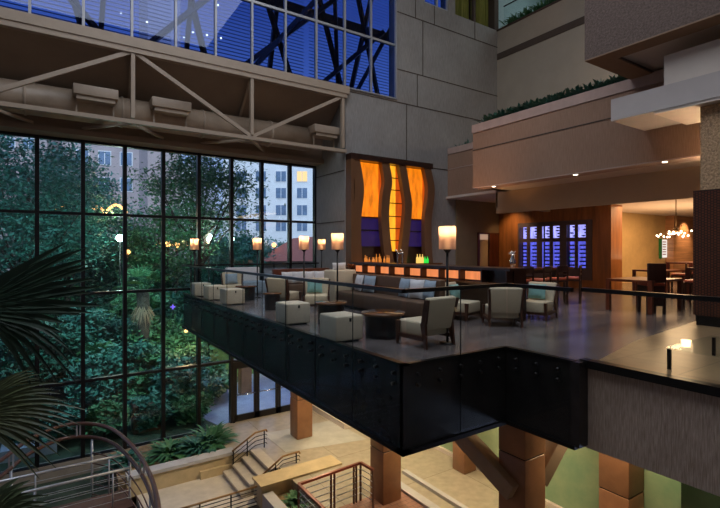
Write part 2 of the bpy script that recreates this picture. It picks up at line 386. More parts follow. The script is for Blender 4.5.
# recess side wall
ws = MB(); ws.box(9.62, 9.92, 15.5, 18.1, 0, 5.35); ws.box(9.62, 9.92, 16.0, 18.1, 5.35, 8); ws.box(9.62, 9.92, 16.0, 18.1, GZ, 0); struct('wall_recess', ws, 'conc')
j2 = MB(); j2.box(9.605, 9.62, 15.55, 17.9, 2.72, 2.755); j2.box(9.605, 9.62, 15.55, 17.9, 4.72, 4.75); struct('trim_4', j2, 'stripe')
# beige right wall (X = 18.5) above the lounge ceiling
wr = MB(); wr.box(18.5, 18.8, 2.0, 15.5, 3.93, 12.45); struct('wall_right', wr, 'beige', 'smooth beige wall above the planter')
st = MB(); st.box(18.46, 18.5, 2.0, 15.48, 11.02, 11.32); st.box(18.44, 18.9, 2.0, 15.5, 12.45, 12.52); struct('trim_5', st, 'stripe')
# olive wall of lounge back is the back wall painted: thin panel below ceiling
ol = MB(); ol.box(15.62, 17.0, 15.44, 15.5, 0, 3.93); ol.box(18.5, 18.62, 15.44, 15.5, 0, 3.93); ol.box(17.0, 18.5, 15.44, 15.5, 2.44, 3.93)
struct('wall_olive', ol, 'olive')
# roof + shell out of frame
sh = MB(); sh.box(-12, 34, -6, 16, 16, 16.3); struct('ceiling', sh, 'plaster')
sh = MB(); sh.box(-12.3, -12, -6, 18, -7, 16); struct('wall_left', sh, 'conc')
sh = MB(); sh.box(-12, 34, -6.3, -6, -7, 16); struct('wall_front', sh, 'conc')
sh = MB(); sh.box(23, 23.3, -2, 16, 12.4, 16); sh.box(18.9, 23, 15.9, 16.2, 12.4, 16); struct('terrace_backdrop', sh, 'backdrop_teal')  # backdrop added to cover the blue sky with grey-teal
sh = MB(); sh.box(34, 34.3, -6, 16, -7, 16); struct('wall_east', sh, 'beige')
sh = MB(); sh.box(19, 34, 15.5, 16, -1, 12.4); struct('wall_north', sh, 'beige')

# ---- planter balconies (X = 13.2 and 15.1)
pl = MB(); pl.box(13.2, 13.5, 4.4, 12.2, 3.93, 5.95); pl.box(13.5, 15.12, 11.9, 12.2, 3.93, 5.95)
struct('wall_planter', pl, 'conc_brown', 'red-brown ribbed concrete planter balcony')
p2 = MB(); p2.box(13.17, 13.5, 4.4, 12.23, 5.97, 6.27); p2.box(13.5, 15.12, 11.9, 12.23, 5.97, 6.27); p2.box(13.22, 13.5, 4.4, 12.18, 5.95, 5.97)
struct('trim_6', p2, 'cap_pink')
p3 = MB(); p3.box(13.185, 13.2, 4.4, 12.2, 5.31, 5.34); struct('trim_7', p3, 'stripe')
pl = MB(); pl.box(15.12, 15.4, 12.2, 15.5, 3.93, 5.93); struct('wall_planter_far', pl, 'conc_brown')
p2 = MB(); p2.box(15.09, 15.5, 12.23, 15.48, 5.95, 6.22); p2.box(15.105, 15.12, 12.2, 15.5, 5.25, 5.28); struct('trim_8', p2, 'cap_pink')
so = MB(); so.box(13.5, 18.5, 6.6, 11.9, 5.7, 6.15); so.box(15.4, 18.5, 11.9, 15.5, 5.7, 6.1); struct('floor_planter', so, 'sand')
# lounge ceiling z=3.93 and z=3.42 beyond bulkhead
so = MB(); so.box(13.5, 15.0, 4.4, 12.2, 3.93, 4.03); so.box(15.0, 18.5, 12.2, 15.5, 3.93, 4.03); so.box(15.12, 15.4, 12.2, 15.5, 3.92, 3.93)
struct('ceiling_lounge', so, 'plaster')
lip = MB(); lip.box(13.2, 13.75, 4.4, 12.2, 3.90, 3.93); struct('trim_9', lip, 'cap_pink')
bk = MB(); bk.box(15.0, 15.15, -3, 12.63, 3.07, 4.0); bk.box(15.0, 18.5, 12.55, 12.65, 3.3, 4.0); struct('wall_bulkhead', bk, 'beige_lt', 'beige bulkhead above the wine wall')
so = MB(); so.box(15.15, 34, -3, 12.55, 3.42, 3.5); so.box(18.5, 34, 12.5, 15.5, 3.42, 3.5); struct('ceiling_dining', so, 'plaster')
# wood wall housing the wine cabinet (X=18.5)
ww = MB(); ww.box(18.5, 19.35, 9.86, 10.62, 0, 3.43); ww.box(18.5, 19.35, 14.25, 15.4, 0, 3.43); ww.box(18.5, 19.35, 10.62, 14.25, 2.86, 3.43); ww.box(18.5, 19.35, 10.62, 14.25, 0, 0.35)
struct('wall_wood', ww, 'wood_wall', 'vertical grain wood wall round the wine cabinet')
fw = MB(); fw.box(19.35, 27.4, 11.7, 11.9, 0, 3.42); struct('wall_dining', fw, 'ochre', 'ochre wall of the dining area')
mw = MB(); mw.box(27.4, 33.9, 11.3, 11.9, 0, 3.42); struct('wall_marble', mw, 'marble', 'banded brown marble wall')

# ---- white slab and pale parapet at the upper right
wsb = MB(); wsb.box(11.5, 13.17, 0.0, 6.13, 4.77, 5.30); struct('wall_slab', wsb, 'plaster_grey', 'grey-white slab edge projecting from the planter balcony')
wp = MB(); wp.box(11.5, 11.7, 0.0, 4.94, 5.30, 5.96); wp.box(11.7, 13.1, 4.76, 4.94, 5.3, 5.96); struct('wall_parapet', wp, 'plaster')
lo = MB(); lo.box(11.52, 13.19, 0.0, 5.15, 4.71, 4.77); struct('ceiling_soffit', lo, 'plaster')
# ---- exposed aggregate block with coffered soffit
X0, Y1, Zb = 10.96, 6.49, 6.27
bl = MB(); bl.box(X0, X0 + 0.5, -1, Y1, Zb, 10.5); bl.box(X0 + 0.5, 18.4, Y1 - 0.5, Y1, Zb + 0.005, 10.5)
struct('wall_block', bl, 'aggregate', 'brown exposed aggregate block overhanging at the upper right')
rm = MB(); rm.box(X0 + 0.002, X0 + 0.5, -1, Y1 - 0.002, Zb - 0.03, Zb); rm.box(X0 + 0.5, 18.4, Y1 - 0.55, Y1 - 0.002, Zb - 0.03, Zb)
struct('trim_10', rm, 'soffit_brown')
rc = MB(); rc.box(X0 + 0.5, 18.4, -1, Y1 - 0.5, Zb + 0.09, Zb + 0.2); struct('ceiling_block', rc, 'plaster')

# ---- granite column and slatted wood base at the right
sl = empty('wood_clad_pier', (13.2, 3.2, 0), 'dark slatted wood pier under a speckled granite column at the right edge', 'pier')
MB().box(11.42, 14.4, 1.2, 4.34, 0.22, 2.83).build('slatted_cladding', 'slat', sl)
MB().box(11.47, 14.35, 1.25, 4.30, 0.006, 0.22).build('plinth', 'black', sl)
MB().box(11.75, 14.2, 1.3, 4.33, 2.83, 4.70).build('granite_shaft', 'granite', sl)
MB().box(11.42, 14.4, 1.2, 4.34, 2.83, 2.86).build('cap', 'wood_dark', sl)

# ---- concrete parapet below the right-hand rail
gp = MB(); gp.box(6.33, 6.42, -3.0, 3.76, -1.2, -0.05); struct('wall_granite', gp, 'conc_rib', 'ribbed grey concrete parapet below the right rail')
gc = MB(); gc.box(6.27, 6.42, -3.0, 3.79, -0.06, 0.05); struct('trim_11', gc, 'black')
gc = MB(); gc.box(6.12, 6.33, 3.70, 3.82, -1.16, 0.03); struct('trim_12', gc, 'fascia')

# ================================================================== WINDOWS
WX = [-0.34 + 1.25 * k for k in range(-9, 8)] + [9.62]
def window(name, xs, y, zs, gm, fm, w=0.12, dep=0.22, label=None, skip=False):
    f = MB()
    for x in (xs[1:] if skip else xs): f.box(x - w / 2, x + w / 2, y - dep / 2, y + dep / 2, zs[0], zs[-1])
    for z in zs: f.box(xs[0], xs[-1], y - dep / 2 + 0.01, y + dep / 2 - 0.01, z - 0.045, z + 0.045)
    o = struct(name, f, fm, label)
    g = MB(); g.box(xs[0], xs[-1], y - 0.008, y + 0.008, zs[0], zs[-1]); gg = g.build('glass', gm, o)
    return o
WXl = [x for x in WX if x <= 6.0]
window('window_1', WXl, 18.0, [-5.3, -2.75, 0.15, 2.8, 5.2], 'glass', 'mull', label='tall dark framed curtain wall left of the doors')
window('window_2', [5.91, 7.16, 8.41, 9.62], 18.0, [-2.75, 0.15, 2.8, 5.2], 'glass', 'mull', label='dark framed glazing above the doors', skip=True)
UX = [-0.46 + 1.262 * k for k in range(-8, 11)]
window('window_3', UX, 15.6, [7.98, 10.25, 12.55, 16], 'glass_blue', 'mull_lt', 0.07, 0.14, 'blue upper glazing with silver mullions')
window('window_4', [13.72, 14.5, 15.13], 15.6, [12.52, 16], 'glass_blue', 'mull_lt', 0.09, 0.14, 'small silver framed window at the top')
sw = MB(); sw.box(-12, 5.91, 17.88, 18.22, -6.9, -5.28); struct('wall_sill', sw, 'riser')
# jamb pier between window and recess wall
tj = MB(); tj.box(-12, 9.62, 17.2, 18.1, 5.24, 5.42); struct('trim_13', tj, 'recess')
# entrance doors
def door(i, x0, x1):
    f = MB(); y = 17.97
    f.box(x0, x0 + 0.1, y - 0.04, y + 0.04, GZ, -2.95); f.box(x1 - 0.1, x1, y - 0.04, y + 0.04, GZ, -2.95)
    f.box(x0, x1, y - 0.04, y + 0.04, GZ, GZ + 0.25); f.box(x0, x1, y - 0.04, y + 0.04, -3.08, -2.95)
    o = struct('door_%d' % i, f, 'mull', 'dark framed glass door leaf')
    MB().box(x0 + 0.1, x1 - 0.1, y - 0.006, y + 0.006, GZ + 0.25, -3.08).build('pane', 'glass', o)
    MB().tube([(x0 + 0.05, y - 0.09, GZ + 1.05), (x1 - 0.05, y - 0.09, GZ + 1.05)], 0.025, 6).build('push_bar', 'chrome', o)
door(1, 6.02, 6.93); door(2, 6.95, 7.86); door(3, 7.88, 8.75)
fr = MB(); fr.box(5.93, 6.02, 17.85, 18.05, GZ, -2.8); fr.box(8.75, 9.62, 17.85, 18.05, GZ, -2.8); fr.box(6.02, 8.75, 17.85, 18.05, -2.95, -2.8)
struct('trim_14', fr, 'mull')
cu = MB(); cu.box(9.2, 9.6, 14.9, 17.8, GZ, GZ + 0.22); struct('trim_15', cu, 'plaster')

# recess: slanted dark panel, head bulkhead
rp = MB()
rp.hexa([(-12, 15.62, 7.6), (9.6, 15.62, 7.6), (9.6, 15.70, 7.7), (-12, 15.70, 7.7)], [(-12, 17.3, 6.25), (9.6, 17.3, 6.25), (9.6, 17.38, 6.35), (-12, 17.38, 6.35)])
rp.box(-12, 9.6, 17.3, 17.42, 5.4, 6.35)
struct('ceiling_recess', rp, 'recess', 'dark brown panel above the truss')
tb = MB(); tb.box(-12, 9.7, 15.30, 15.62, 7.66, 7.95); struct('trim_16', tb, 'steel_tan')
tb = MB(); tb.box(9.7, 12.14, 15.44, 15.52, 7.93, 7.97); tb.box(12.09, 12.15, 15.44, 15.52, 7.95, 16); struct('trim_17', tb, 'mull_lt')

# ================================================================== TRUSS, DUCT, DIFFUSERS
tr = empty('roof_truss', (1.95, 15.4, 5.4), 'tan painted steel truss with W bracing across the top of the tall window', 'truss')
MB().box(-12, 9.6, 15.33, 15.53, 7.50, 7.66).build('top_chord', 'steel_tan', tr)
MB().box(-12, 9.6, 15.34, 15.52, 5.38, 5.50).build('bottom_chord', 'steel_tan', tr)
for x in (-5.4, -1.65, 2.07, 5.78, 9.45):
    if x < -2: continue
    MB().box(x - 0.055, x + 0.055, 15.36, 15.50, 5.56, 7.5).build('post', 'steel_tan', tr)
for a, b in ((-1.65, -5.4), (-1.65, 2.07), (5.78, 2.07), (5.78, 9.45)):
    MB().beam((a, 15.43, 5.5), (b, 15.43, 7.56), 0.10, 0.12).build('diagonal', 'steel_tan', tr)
for x in (-1.65, 2.07, 5.78):
    for dx in (-1.2, 1.2):
        MB().beam((x, 15.5, 5.42), (x + dx, 17.3, 5.48), 0.08, 0.08).build('brace', 'steel_tan', tr)
for x in (-1.65, 2.07, 5.78):
    MB().beam((x, 15.6, 7.45), (x + .1, 17.2, 6.3), 0.08, 0.08).build('back_strut', 'steel_tan', tr)
du = empty('air_duct', (3, 16.75, 5.55), 'large round tan ventilation duct running behind the truss', 'duct')
m = MB(); m.tube([(-11.9, 16.62, 6.0), (8.6, 16.62, 6.0)], 0.46, 24); m.build('pipe', 'duct', du)
for x in (-3.1, -.6, 1.9, 4.4, 6.9):
    m = MB(); m.tube([(x - .035, 16.62, 6.0), (x + .035, 16.62, 6.0)], 0.49, 24); m.build('seam_band', 'steel_tan', du)
def diffuser(x0, x1, lab):
    e = empty('air_diffuser', ((x0 + x1) / 2, 15.95, 6.0), lab, 'diffuser', 'box diffusers hung in front of the duct')
    MB().box(x0, x1, 15.72, 16.3, 6.12, 6.42).build('housing', 'steel_tan', e, bevel=0.02)
    m = MB(); m.box(x0 + .08, x1 - .08, 15.78, 16.25, 6.0, 6.12); m.build('outlet', 'duct', e)
    for x in (x0 + .1, x1 - .1):
        MB().box(x - .02, x + .02, 16.0, 16.04, 5.6, 6.0).build('hanger', 'steel_tan', e)
diffuser(0.55, 1.72, 'tan box diffuser on the duct, the leftmost of three, left of the middle post')
diffuser(2.66, 3.85, 'tan box diffuser on the duct just right of the middle truss post')
diffuser(8.4, 9.5, 'tan box diffuser at the right end of the duct beside the concrete wall')

# ================================================================== RAILINGS OF THE DECK
def glass_rail(name, a, b, label, npane, z0, z1, zt, bolts=True, inward=(0, 0), capmat='black', group=None):
    a = Vector((*a, 0)); b = Vector((*b, 0)); d = (b - a); Ln = d.length; u = d / Ln
    nrm = Vector((u.y, -u.x, 0))
    e = empty(name, (a.x, a.y, 0), label, 'railing', group)
    for k in range(npane):
        p = a + u * (Ln * k / npane + 0.012); q = a + u * (Ln * (k + 1) / npane - 0.012)
        MB().hexa([tuple(v) for v in (p + Vector((0, 0, z0)) , q + Vector((0, 0, z0)), q + nrm * 0.016 + Vector((0, 0, z0)), p + nrm * 0.016 + Vector((0, 0, z0)))],
                  [tuple(v) for v in (p + Vector((0, 0, z1)), q + Vector((0, 0, z1)), q + nrm * 0.016 + Vector((0, 0, z1)), p + nrm * 0.016 + Vector((0, 0, z1)))]).build('glass_panel', 'glass_rail', e)
        if k and bolts is not None:
            MB().box(p.x - .006, p.x + .006, p.y - .006, p.y + .006, z0 if bolts else 0.05, zt - 0.03).build('joint', 'black', e)
    MB().beam(a - u * 0.03 + Vector((0, 0, zt)), b + u * 0.03 + Vector((0, 0, zt)), 0.07, 0.055).build('handrail', capmat, e)
    return e, a, u, Ln, nrm
def add_bolts(r, n, off, inn):
    e, a, u, Ln, nrm = r
    for k in range(n):
        p = a + u * (Ln * (k + 0.5) / n)
        for z in (-0.12, -0.27):
            c = p + nrm * off + Vector((0, 0, z)); c2 = c + nrm * inn
            MB().tube([c, c2], 0.028, 8).build('fixing_bolt', 'black', e)
r1 = glass_rail('glass_railing', (4.0, 17.6), (4.0, 4.97), 'frameless glass railing along the long left edge of the lounge deck', 10, -1.12, 1.01, 1.04)
add_bolts(r1, 30, -0.03, 0.05)
r2 = glass_rail('glass_railing', (4.04, 4.95), (6.12, 4.95), 'glass railing on the short edge facing the viewer between two deck corners', 2, -1.12, 1.01, 1.04)
add_bolts(r2, 5, 0.0, 0.045)
r3 = glass_rail('glass_railing', (6.12, 4.92), (6.12, 3.84), 'narrow glass railing stepping back from the inner deck corner', 1, -1.12, 1.01, 1.04)
add_bolts(r3, 3, 0.0, 0.045)
r4 = glass_rail('glass_railing', (6.30, 3.74), (6.30, -2.9), 'glass railing on the ribbed concrete parapet at the right', 3, 0.04, 1.01, 1.04, bolts=None)
r5 = glass_rail('glass_railing', (4.1, 17.6), (9.55, 17.6), 'far glass railing of the lounge deck in front of the tall window', 4, 0.0, 1.01, 1.04, bolts=False)
fa = MB(); fa.box(4.03, 4.10, 5.0, 17.58, -1.16, -0.0); fa.box(4.03, 6.2, 4.98, 5.06, -1.16, 0); fa.box(6.155, 6.24, 3.8, 5.0, -1.16, 0); fa.box(4.1, 9.6, 17.55, 17.62, -1.16, 0)
struct('wall_fascia', fa, 'fascia', 'glossy black fascia under the lounge deck')
fe = MB(); fe.box(3.97, 4.12, 4.92, 17.64, -1.2, -1.14); fe.box(3.97, 6.2, 4.92, 5.08, -1.2, -1.14); fe.box(6.1, 6.26, 3.76, 5.0, -1.2, -1.14); 
fe.box(4.02, 4.12, 4.97, 17.62, 0.0, 0.035); fe.box(4.02, 6.2, 4.97, 5.05, 0, 0.035); fe.box(6.14, 6.24, 3.8, 5.0, 0, 0.035)
struct('trim_18', fe, 'black')

# ================================================================== COLUMNS + BRACES
def column(x, y, label, s=0.6, top=-1.16):
    e = empty('column', (x, y, GZ), label, 'column', 'clad columns under the deck')
    h = s / 2
    z = GZ
    for k, zt in enumerate((-3.75, -2.35, top)):
        m = MB(); m.box(x - h, x + h, y - h, y + h, z + 0.012, zt - 0.012); m.build('cladding_panel', 'col_terra', e, bevel=0.012)
        z = zt
    MB().box(x - h + .02, x + h - .02, y - h + .02, y + h - .02, GZ, top).build('core', 'black', e)
    return e
column(7.6, 15.28, 'terracotta clad square column nearest the glass doors')
column(7.6, 10.17, 'terracotta clad square column standing beside the red-railed terrace')
column(7.7, 5.85, 'terracotta clad square column under the inner deck corner with slanting braces', 0.62, -1.16)
column(10.65, 5.45, 'terracotta clad column at the lower right below the ribbed parapet', 0.66, -1.2)
column(10.6, 10.15, 'distant narrow terracotta column beside the green glass wall', 0.5, -1.16)
def brace(a, b, lab):
    MB2 = MB().beam(a, b, 0.3, 0.34).build('slanting_brace', 'brace', bevel=0.01); tag(MB2, lab, 'brace', 'slanting braces')
brace((7.22, 9.0, -1.33), (7.36, 5.75, -3.0), 'tan slanting brace rising left from the column under the inner deck corner')
brace((9.9, 5.75, -1.3), (8.05, 5.75, -2.95), 'tan slanting brace rising right from the column under the inner deck corner')
# lower green glazed wall (X = 11)
gg = MB(); gg.box(11.0, 11.1, 6.0, 14.9, GZ + 0.12, -1.14)
struct('window_5', gg, 'green_glass', 'green frosted glass wall of the lower floor')
gg = MB(); gg.box(10.9, 11.0, 2.0, 14.9, GZ, GZ + 0.12); gg.box(10.95, 11.15, 8.3, 8.42, GZ, -1.14); struct('trim_19', gg, 'plaster')
gg = MB(); gg.box(11.0, 11.1, 2.0, 4.4, GZ + .12, -1.14); struct('window_6', gg, 'green_dark')
gg = MB(); gg.box(11.0, 11.1, 4.4, 6.0, GZ + .12, -1.14); struct('window_7', gg, 'green_glass')
gg = MB(); gg.box(9.9, 9.98, 2.2, 2.8, GZ, -1.2); struct('trim_20', gg, 'soffit_brown')
gg = MB(); gg.box(6.43, 10.9, 3.0, 15, -1.16, -1.14); struct('ceiling_lower', gg, 'plaster')

# ================================================================== STAIRS, LOWER RAILS, TERRACE
MB().box(5.0, 5.96, 12.6, 13.45, -6.6, -5.76).build('x', 'riser').name = 'wall_fill'; bpy.data.objects['wall_fill']['kind'] = 'structure'
se = empty('stone_stair', (5.6, 14.3, -5.75), 'short pale stone stair of four steps down to the landing', 'stair')
for k in range(4):
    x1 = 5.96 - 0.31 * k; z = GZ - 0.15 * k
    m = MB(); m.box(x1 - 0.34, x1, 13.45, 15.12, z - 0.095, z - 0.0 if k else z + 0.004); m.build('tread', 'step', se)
    m = MB(); m.box(x1 - 0.31, x1 + .0, 13.45, 15.12, -5.76, z - 0.095); m.build('riser', 'riser', se)  # dark band stands in for the shadow under each tread
def bar_rail(name, pts, nbars, label, hr_mat, bar_mat='black', h=0.95, posts=None, cat='railing', r=0.03, br=0.012, drop=0.85):
    """open railing: handrail tube, thin bars below it, posts"""
    e = empty(name, (pts[0][0], pts[0][1], pts[0][2] - h), label, cat)
    MB().tube(pts, r, 8).build('handrail', hr_mat, e)
    for k in range(nbars):
        dz = drop * (k + 1) / (nbars + 0.5)
        MB().tube([(p[0], p[1], p[2] - dz) for p in pts], br, 6).build('bar', bar_mat, e)
    for p in (posts or pts):
        MB().tube([(p[0], p[1], p[2] - 0.0), (p[0], p[1], p[2] - h)], 0.022, 6).build('post', bar_mat, e)
    return e
bar_rail('stair_rail', [(4.98, 15.08, -5.02), (5.78, 15.08, -4.58), (6.17, 15.08, -4.56), (6.2, 15.08, -4.62)], 3, 'bronze handrail on the far side of the stone stair', 'gold_rail', h=.68, drop=.5, posts=[(5.03, 15.08, -5.0), (5.5, 15.08, -4.74), (6.1, 15.08, -4.57)])
bar_rail('stair_rail', [(5.25, 13.42, -5.30), (6.04, 13.42, -4.83), (6.6, 13.42, -4.81), (6.63, 13.42, -4.88)], 2, 'bronze handrail on the near side of the stone stair by the planter wall', 'gold_rail', h=.5, drop=.3, posts=[(5.3, 13.42, -5.27), (5.8, 13.42, -4.97), (6.5, 13.42, -4.82)])
bar_rail('landing_rail', [(2.2, 12.8, -5.2), (4.95, 12.8, -5.2)], 6, 'bronze topped rail along the front of the landing', 'gold_rail', h=1.5, posts=[(x, 12.8, -5.2) for x in (2.5, 3.35, 4.2)], drop=0.7)
# planter wall
wl = MB(); wl.box(5.0, 7.6, 12.55, 13.15, -6.6, -5.16); struct('wall_near_stair', wl, 'curb', 'cream stone planter wall beside the stair')
cp = MB(); cp.box(4.96, 7.64, 12.5, 13.2, -5.16, -5.09); struct('trim_21', cp, 'curb')
wl = MB(); wl.box(5.0, 5.3, 8.0, 12.5, -6.6, -5.3); struct('wall_planter_low', wl, 'curbcap')
gs = MB(); gs.box(5.3, 7.9, 10.45, 12.55, -5.9, -5.5); struct('floor_planter_low', gs, 'sand')
tf = MB(); tf.box(5.05, 8.15, 6.5, 10.45, -5.5, -5.13); struct('floor_terrace', tf, 'brick', 'pink paved terrace')
tf = MB(); tf.box(8.15, 8.4, 6.5, 10.6, -5.4, -5.05); tf.box(8.85, 9.0, 6.5, 11.0, -5.15, -5.05); struct('trim_22', tf, 'curbcap')
te = empty('terrace_railing', (5.1, 10.3, -5.13), 'red-brown railing with steel bars around the pink terrace', 'railing')
P4 = [(5.02, 8.0, -4.12), (5.05, 10.3, -4.12), (6.95, 10.42, -4.12), (7.0, 9.9, -4.12)]
for a, b in zip(P4, P4[1:]): MB().beam(a, b, 0.07, 0.06).build('handrail', 'red_rail', te)
for k in range(5):
    for a, b in zip(P4, P4[1:]):
        dz = 0.16 * (k + 1); MB().tube([(a[0], a[1], a[2] - dz), (b[0], b[1], b[2] - dz)], 0.012, 6).build('bar', 'silver', te)
for p in (P4[0], P4[1], (6.0, 10.36, -4.12), (6.1, 10.36, -4.12), (6.72, 10.4, -4.12), (6.8, 10.4, -4.12), P4[2], P4[3], (5.04, 9.2, -4.12)):
    MB().box(p[0] - .02, p[0] + .02, p[1] - .02, p[1] + .02, -5.13, p[2]).build('post', 'brown_rail', te)

# ---- curved guard rail and footbridge, lower left
ce = empty('curved_guardrail', (1.8, 12.5, -5.7), 'brown curved double guardrail tube sweeping over the lower left corner', 'railing')
RP = [(-2.1, 11.2), (-1.6, 12.7), (-0.99, 13.99), (-0.42, 15.2), (0.33, 15.81), (1.01, 15.47), (1.50, 14.56), (1.80, 12.76), (1.86, 11.21), (1.78, 9.9), (1.6, 8.9)]
def smooth(P, n=6):
    out = []
    for i in range(len(P) - 1):
        p0 = Vector(P[max(i - 1, 0)]); p1 = Vector(P[i]); p2 = Vector(P[i + 1]); p3 = Vector(P[min(i + 2, len(P) - 1)])
        for k in range(n):
            t = k / n; out.append(0.5 * ((2 * p1) + (-p0 + p2) * t + (2 * p0 - 5 * p1 + 4 * p2 - p3) * t * t + (-p0 + 3 * p1 - 3 * p2 + p3) * t ** 3))
    out.append(Vector(P[-1])); return out
sp = smooth([(x, y, -3.42) for x, y in RP])
MB().tube(sp, 0.05, 10).build('upper_tube', 'brown_rail', ce)
MB().tube([p + Vector((0, 0, -0.38)) for p in sp], 0.05, 10).build('lower_tube', 'brown_rail', ce)
for i in (14, 27, 44):
    p = sp[i]; MB().box(p.x - .06, p.x - .02, p.y - .02, p.y + .02, p.z - .38, p.z).build('bracket', 'silver', ce); MB().box(p.x + .02, p.x + .06, p.y - .02, p.y + .02, p.z - .38, p.z).build('bracket', 'silver', ce)
for i in (14, 30, 40, 48, 58):
    p = sp[i]; MB().tube([p + Vector((0, 0, -.38)), (p.x, p.y, -6.0)], 0.03, 6).build('post', 'silver', ce)
for z in (-4.25, -4.55, -4.85, -5.15, -5.45):
    MB().tube([p + Vector((0, 0, z + 3.42)) for p in sp[30:]], 0.018, 6).build('bar', 'brown_rail', ce)
be = empty('footbridge', (-1.5, 13.5, -5.6), 'narrow footbridge with silver handrails below the curved guardrail', 'bridge')
MB().box(-5, 1.75, 12.95, 14.0, -5.0, -4.85).build('deck', 'planter_pot', be)
for y in (13.95, 13.02):
    MB().tube([(-5, y, -3.9), (1.68, y, -3.9)], 0.035, 8).build('handrail', 'silver', be)
    for k in range(4):
        z = -4.1 - 0.18 * k; MB().tube([(-5, y, z), (1.68, y, z)], 0.007, 6).build('cable', 'silver', be)
    for x in (-3.5, -1.9, -0.3, 1.3):
        MB().tube([(x, y, -4.85), (x, y, -3.9)], 0.02, 6).build('post', 'silver', be)
tag(MB().box(-6, 1.7, 8.0, 12.2, -5.9, -5.6).build('lower_terrace', 'brown_uph'), 'dark brown lower terrace in the bottom left corner', 'terrace')
tag(MB().box(0.9, 1.6, 11.9, 12.3, -5.6, -4.7).build('blue_bin', 'path', bevel=.03), 'pale blue-grey cabinet beside the curved guardrail', 'cabinet')

# ================================================================== BAR + PORTAL
BY0, BY1 = 6.7, 13.3
ba = empty('bar_counter', (8.75, 10, 0), 'long bar counter with orange glowing panels under a dark top', 'bar')
MB().box(8.42, 9.15, BY0, BY1, 1.13, 1.19).build('countertop', 'wood_dark', ba)
MB().box(8.62, 9.05, BY0 + .05, BY1 - .05, 0.0, 1.13).build('body', 'wood_dark', ba)
MB().box(8.36, 8.62, BY0, BY1, 0.80, 0.85).build('ledge', 'tabletop', ba)
MB().box(8.56, 8.62, BY0 + .05, BY1 - .05, 0.0, 0.80).build('front_panel', 'brown_uph', ba)
n = 9
for k in range(n):
    y0 = BY0 + .1 + (BY1 - BY0 - .2) * k / n; y1 = BY0 + .1 + (BY1 - BY0 - .2) * (k + 1) / n
    if k > 0: MB().box(8.60, 8.62, y0 + .02, y1 - .02, 0.88, 1.08).build('glow_panel', 'glow', ba)
    MB().box(8.40, 8.62, y0 - .02, y0 + .02, 0.85, 1.13).build('divider', 'wood_dark', ba)

po = empty('bar_portal', (11.8, 15.3, 0), 'dark framed portal with wavy wooden ribs and glowing amber panels', 'portal')
XA, XB = 9.64, 13.86
MB().box(XA, XB, 15.1, 15.49, 5.12, 5.35).build('lintel', 'wood_dark', po)
MB().box(XA, XA + .12, 15.1, 15.49, 0.0, 5.12).build('jamb', 'wood_rib', po)
MB().box(9.93, 13.86, 15.52, 15.57, 0, 5.12).build('back_panel', 'wood_dark', po)
def rib(pts, w, name='rib'):
    """wavy upright following (z, centre x) points, with real depth"""
    m = MB(); n = 30; vs = []
    P_ = [Vector((x, 0, z)) for z, x in pts]; path = smooth0(P_, 6)
    for p in path: vs += [(p.x - w / 2, 15.14, p.z), (p.x + w / 2, 15.14, p.z), (p.x + w / 2, 15.36, p.z), (p.x - w / 2, 15.36, p.z)]
    n = len(path) - 1; fs = []
    for i in range(n):
        for j in range(4): fs.append((i * 4 + j, i * 4 + (j + 1) % 4, (i + 1) * 4 + (j + 1) % 4, (i + 1) * 4 + j))
    fs += [(3, 2, 1, 0), (n * 4, n * 4 + 1, n * 4 + 2, n * 4 + 3)]
    m.add(vs, fs, True); o = m.build(name, 'wood_rib', po)
    md = o.modifiers.new('edge', 'EDGE_SPLIT'); md.split_angle = math.radians(40)
    return o
def smooth0(P, n=6):
    out = []
    for i in range(len(P) - 1):
        p0 = P[max(i - 1, 0)]; p1 = P[i]; p2 = P[i + 1]; p3 = P[min(i + 2, len(P) - 1)]
        for k in range(n):
            t = k / n; out.append(0.5 * ((2 * p1) + (-p0 + p2) * t + (2 * p0 - 5 * p1 + 4 * p2 - p3) * t * t + (-p0 + 3 * p1 - 3 * p2 + p3) * t ** 3))
    out.append(P[-1]); return out
rib([(.9, 10.0), (1.8, 9.93), (2.8, 9.92), (3.9, 10.05), (4.6, 9.97), (5.12, 9.85)], .43)
rib([(.9, 11.62), (1.7, 11.42), (2.9, 11.30), (3.8, 11.36), (4.4, 11.46), (5.12, 11.32)], .40)
rib([(.9, 12.2), (1.7, 12.32), (2.6, 12.44), (3.5, 12.52), (4.3, 12.38), (5.12, 12.2)], .38)
rib([(.9, 13.72), (1.8, 13.62), (3.0, 13.62), (3.8, 13.76), (4.4, 13.78), (5.12, 13.58)], .40)
def pbox(nm, m_, x0, x1, z0, z1, y0=15.42, y1=15.5): MB().box(x0, x1, y0, y1, z0, z1).build(nm, m_, po)
pbox('amber_panel', 'amber', 10.2, 11.16, 2.95, 5.1); pbox('amber_edge', 'amber_dk', 11.18, 11.4, 2.95, 5.1)
pbox('amber_panel', 'amber', 12.5, 13.52, 2.95, 5.1); pbox('amber_edge', 'amber_dk', 13.54, 13.8, 2.95, 5.1)
pbox('amber_strip', 'amber_lt', 11.6, 12.04, 1.55, 5.1); pbox('amber_strip', 'amber_dk', 12.06, 12.42, 1.55, 5.1)
for z in (2.0, 2.5, 3.0, 3.55, 4.1, 4.6): pbox('glazing_bar', 'black', 11.6, 12.4, z - .018, z + .018, 15.4, 15.42)
pbox('violet_panel', 'violet', 10.2, 11.3, 1.75, 2.88); pbox('violet_panel', 'violet', 12.55, 13.7, 1.75, 2.88)
pbox('shelf_line', 'black', 10.2, 11.3, 2.36, 2.42, 15.38, 15.42); pbox('shelf_line', 'black', 12.55, 13.7, 2.36, 2.42, 15.38, 15.42)
bb = empty('back_bar', (11.9, 14.9, 0), 'dark back bar cabinet below the portal', 'cabinet')
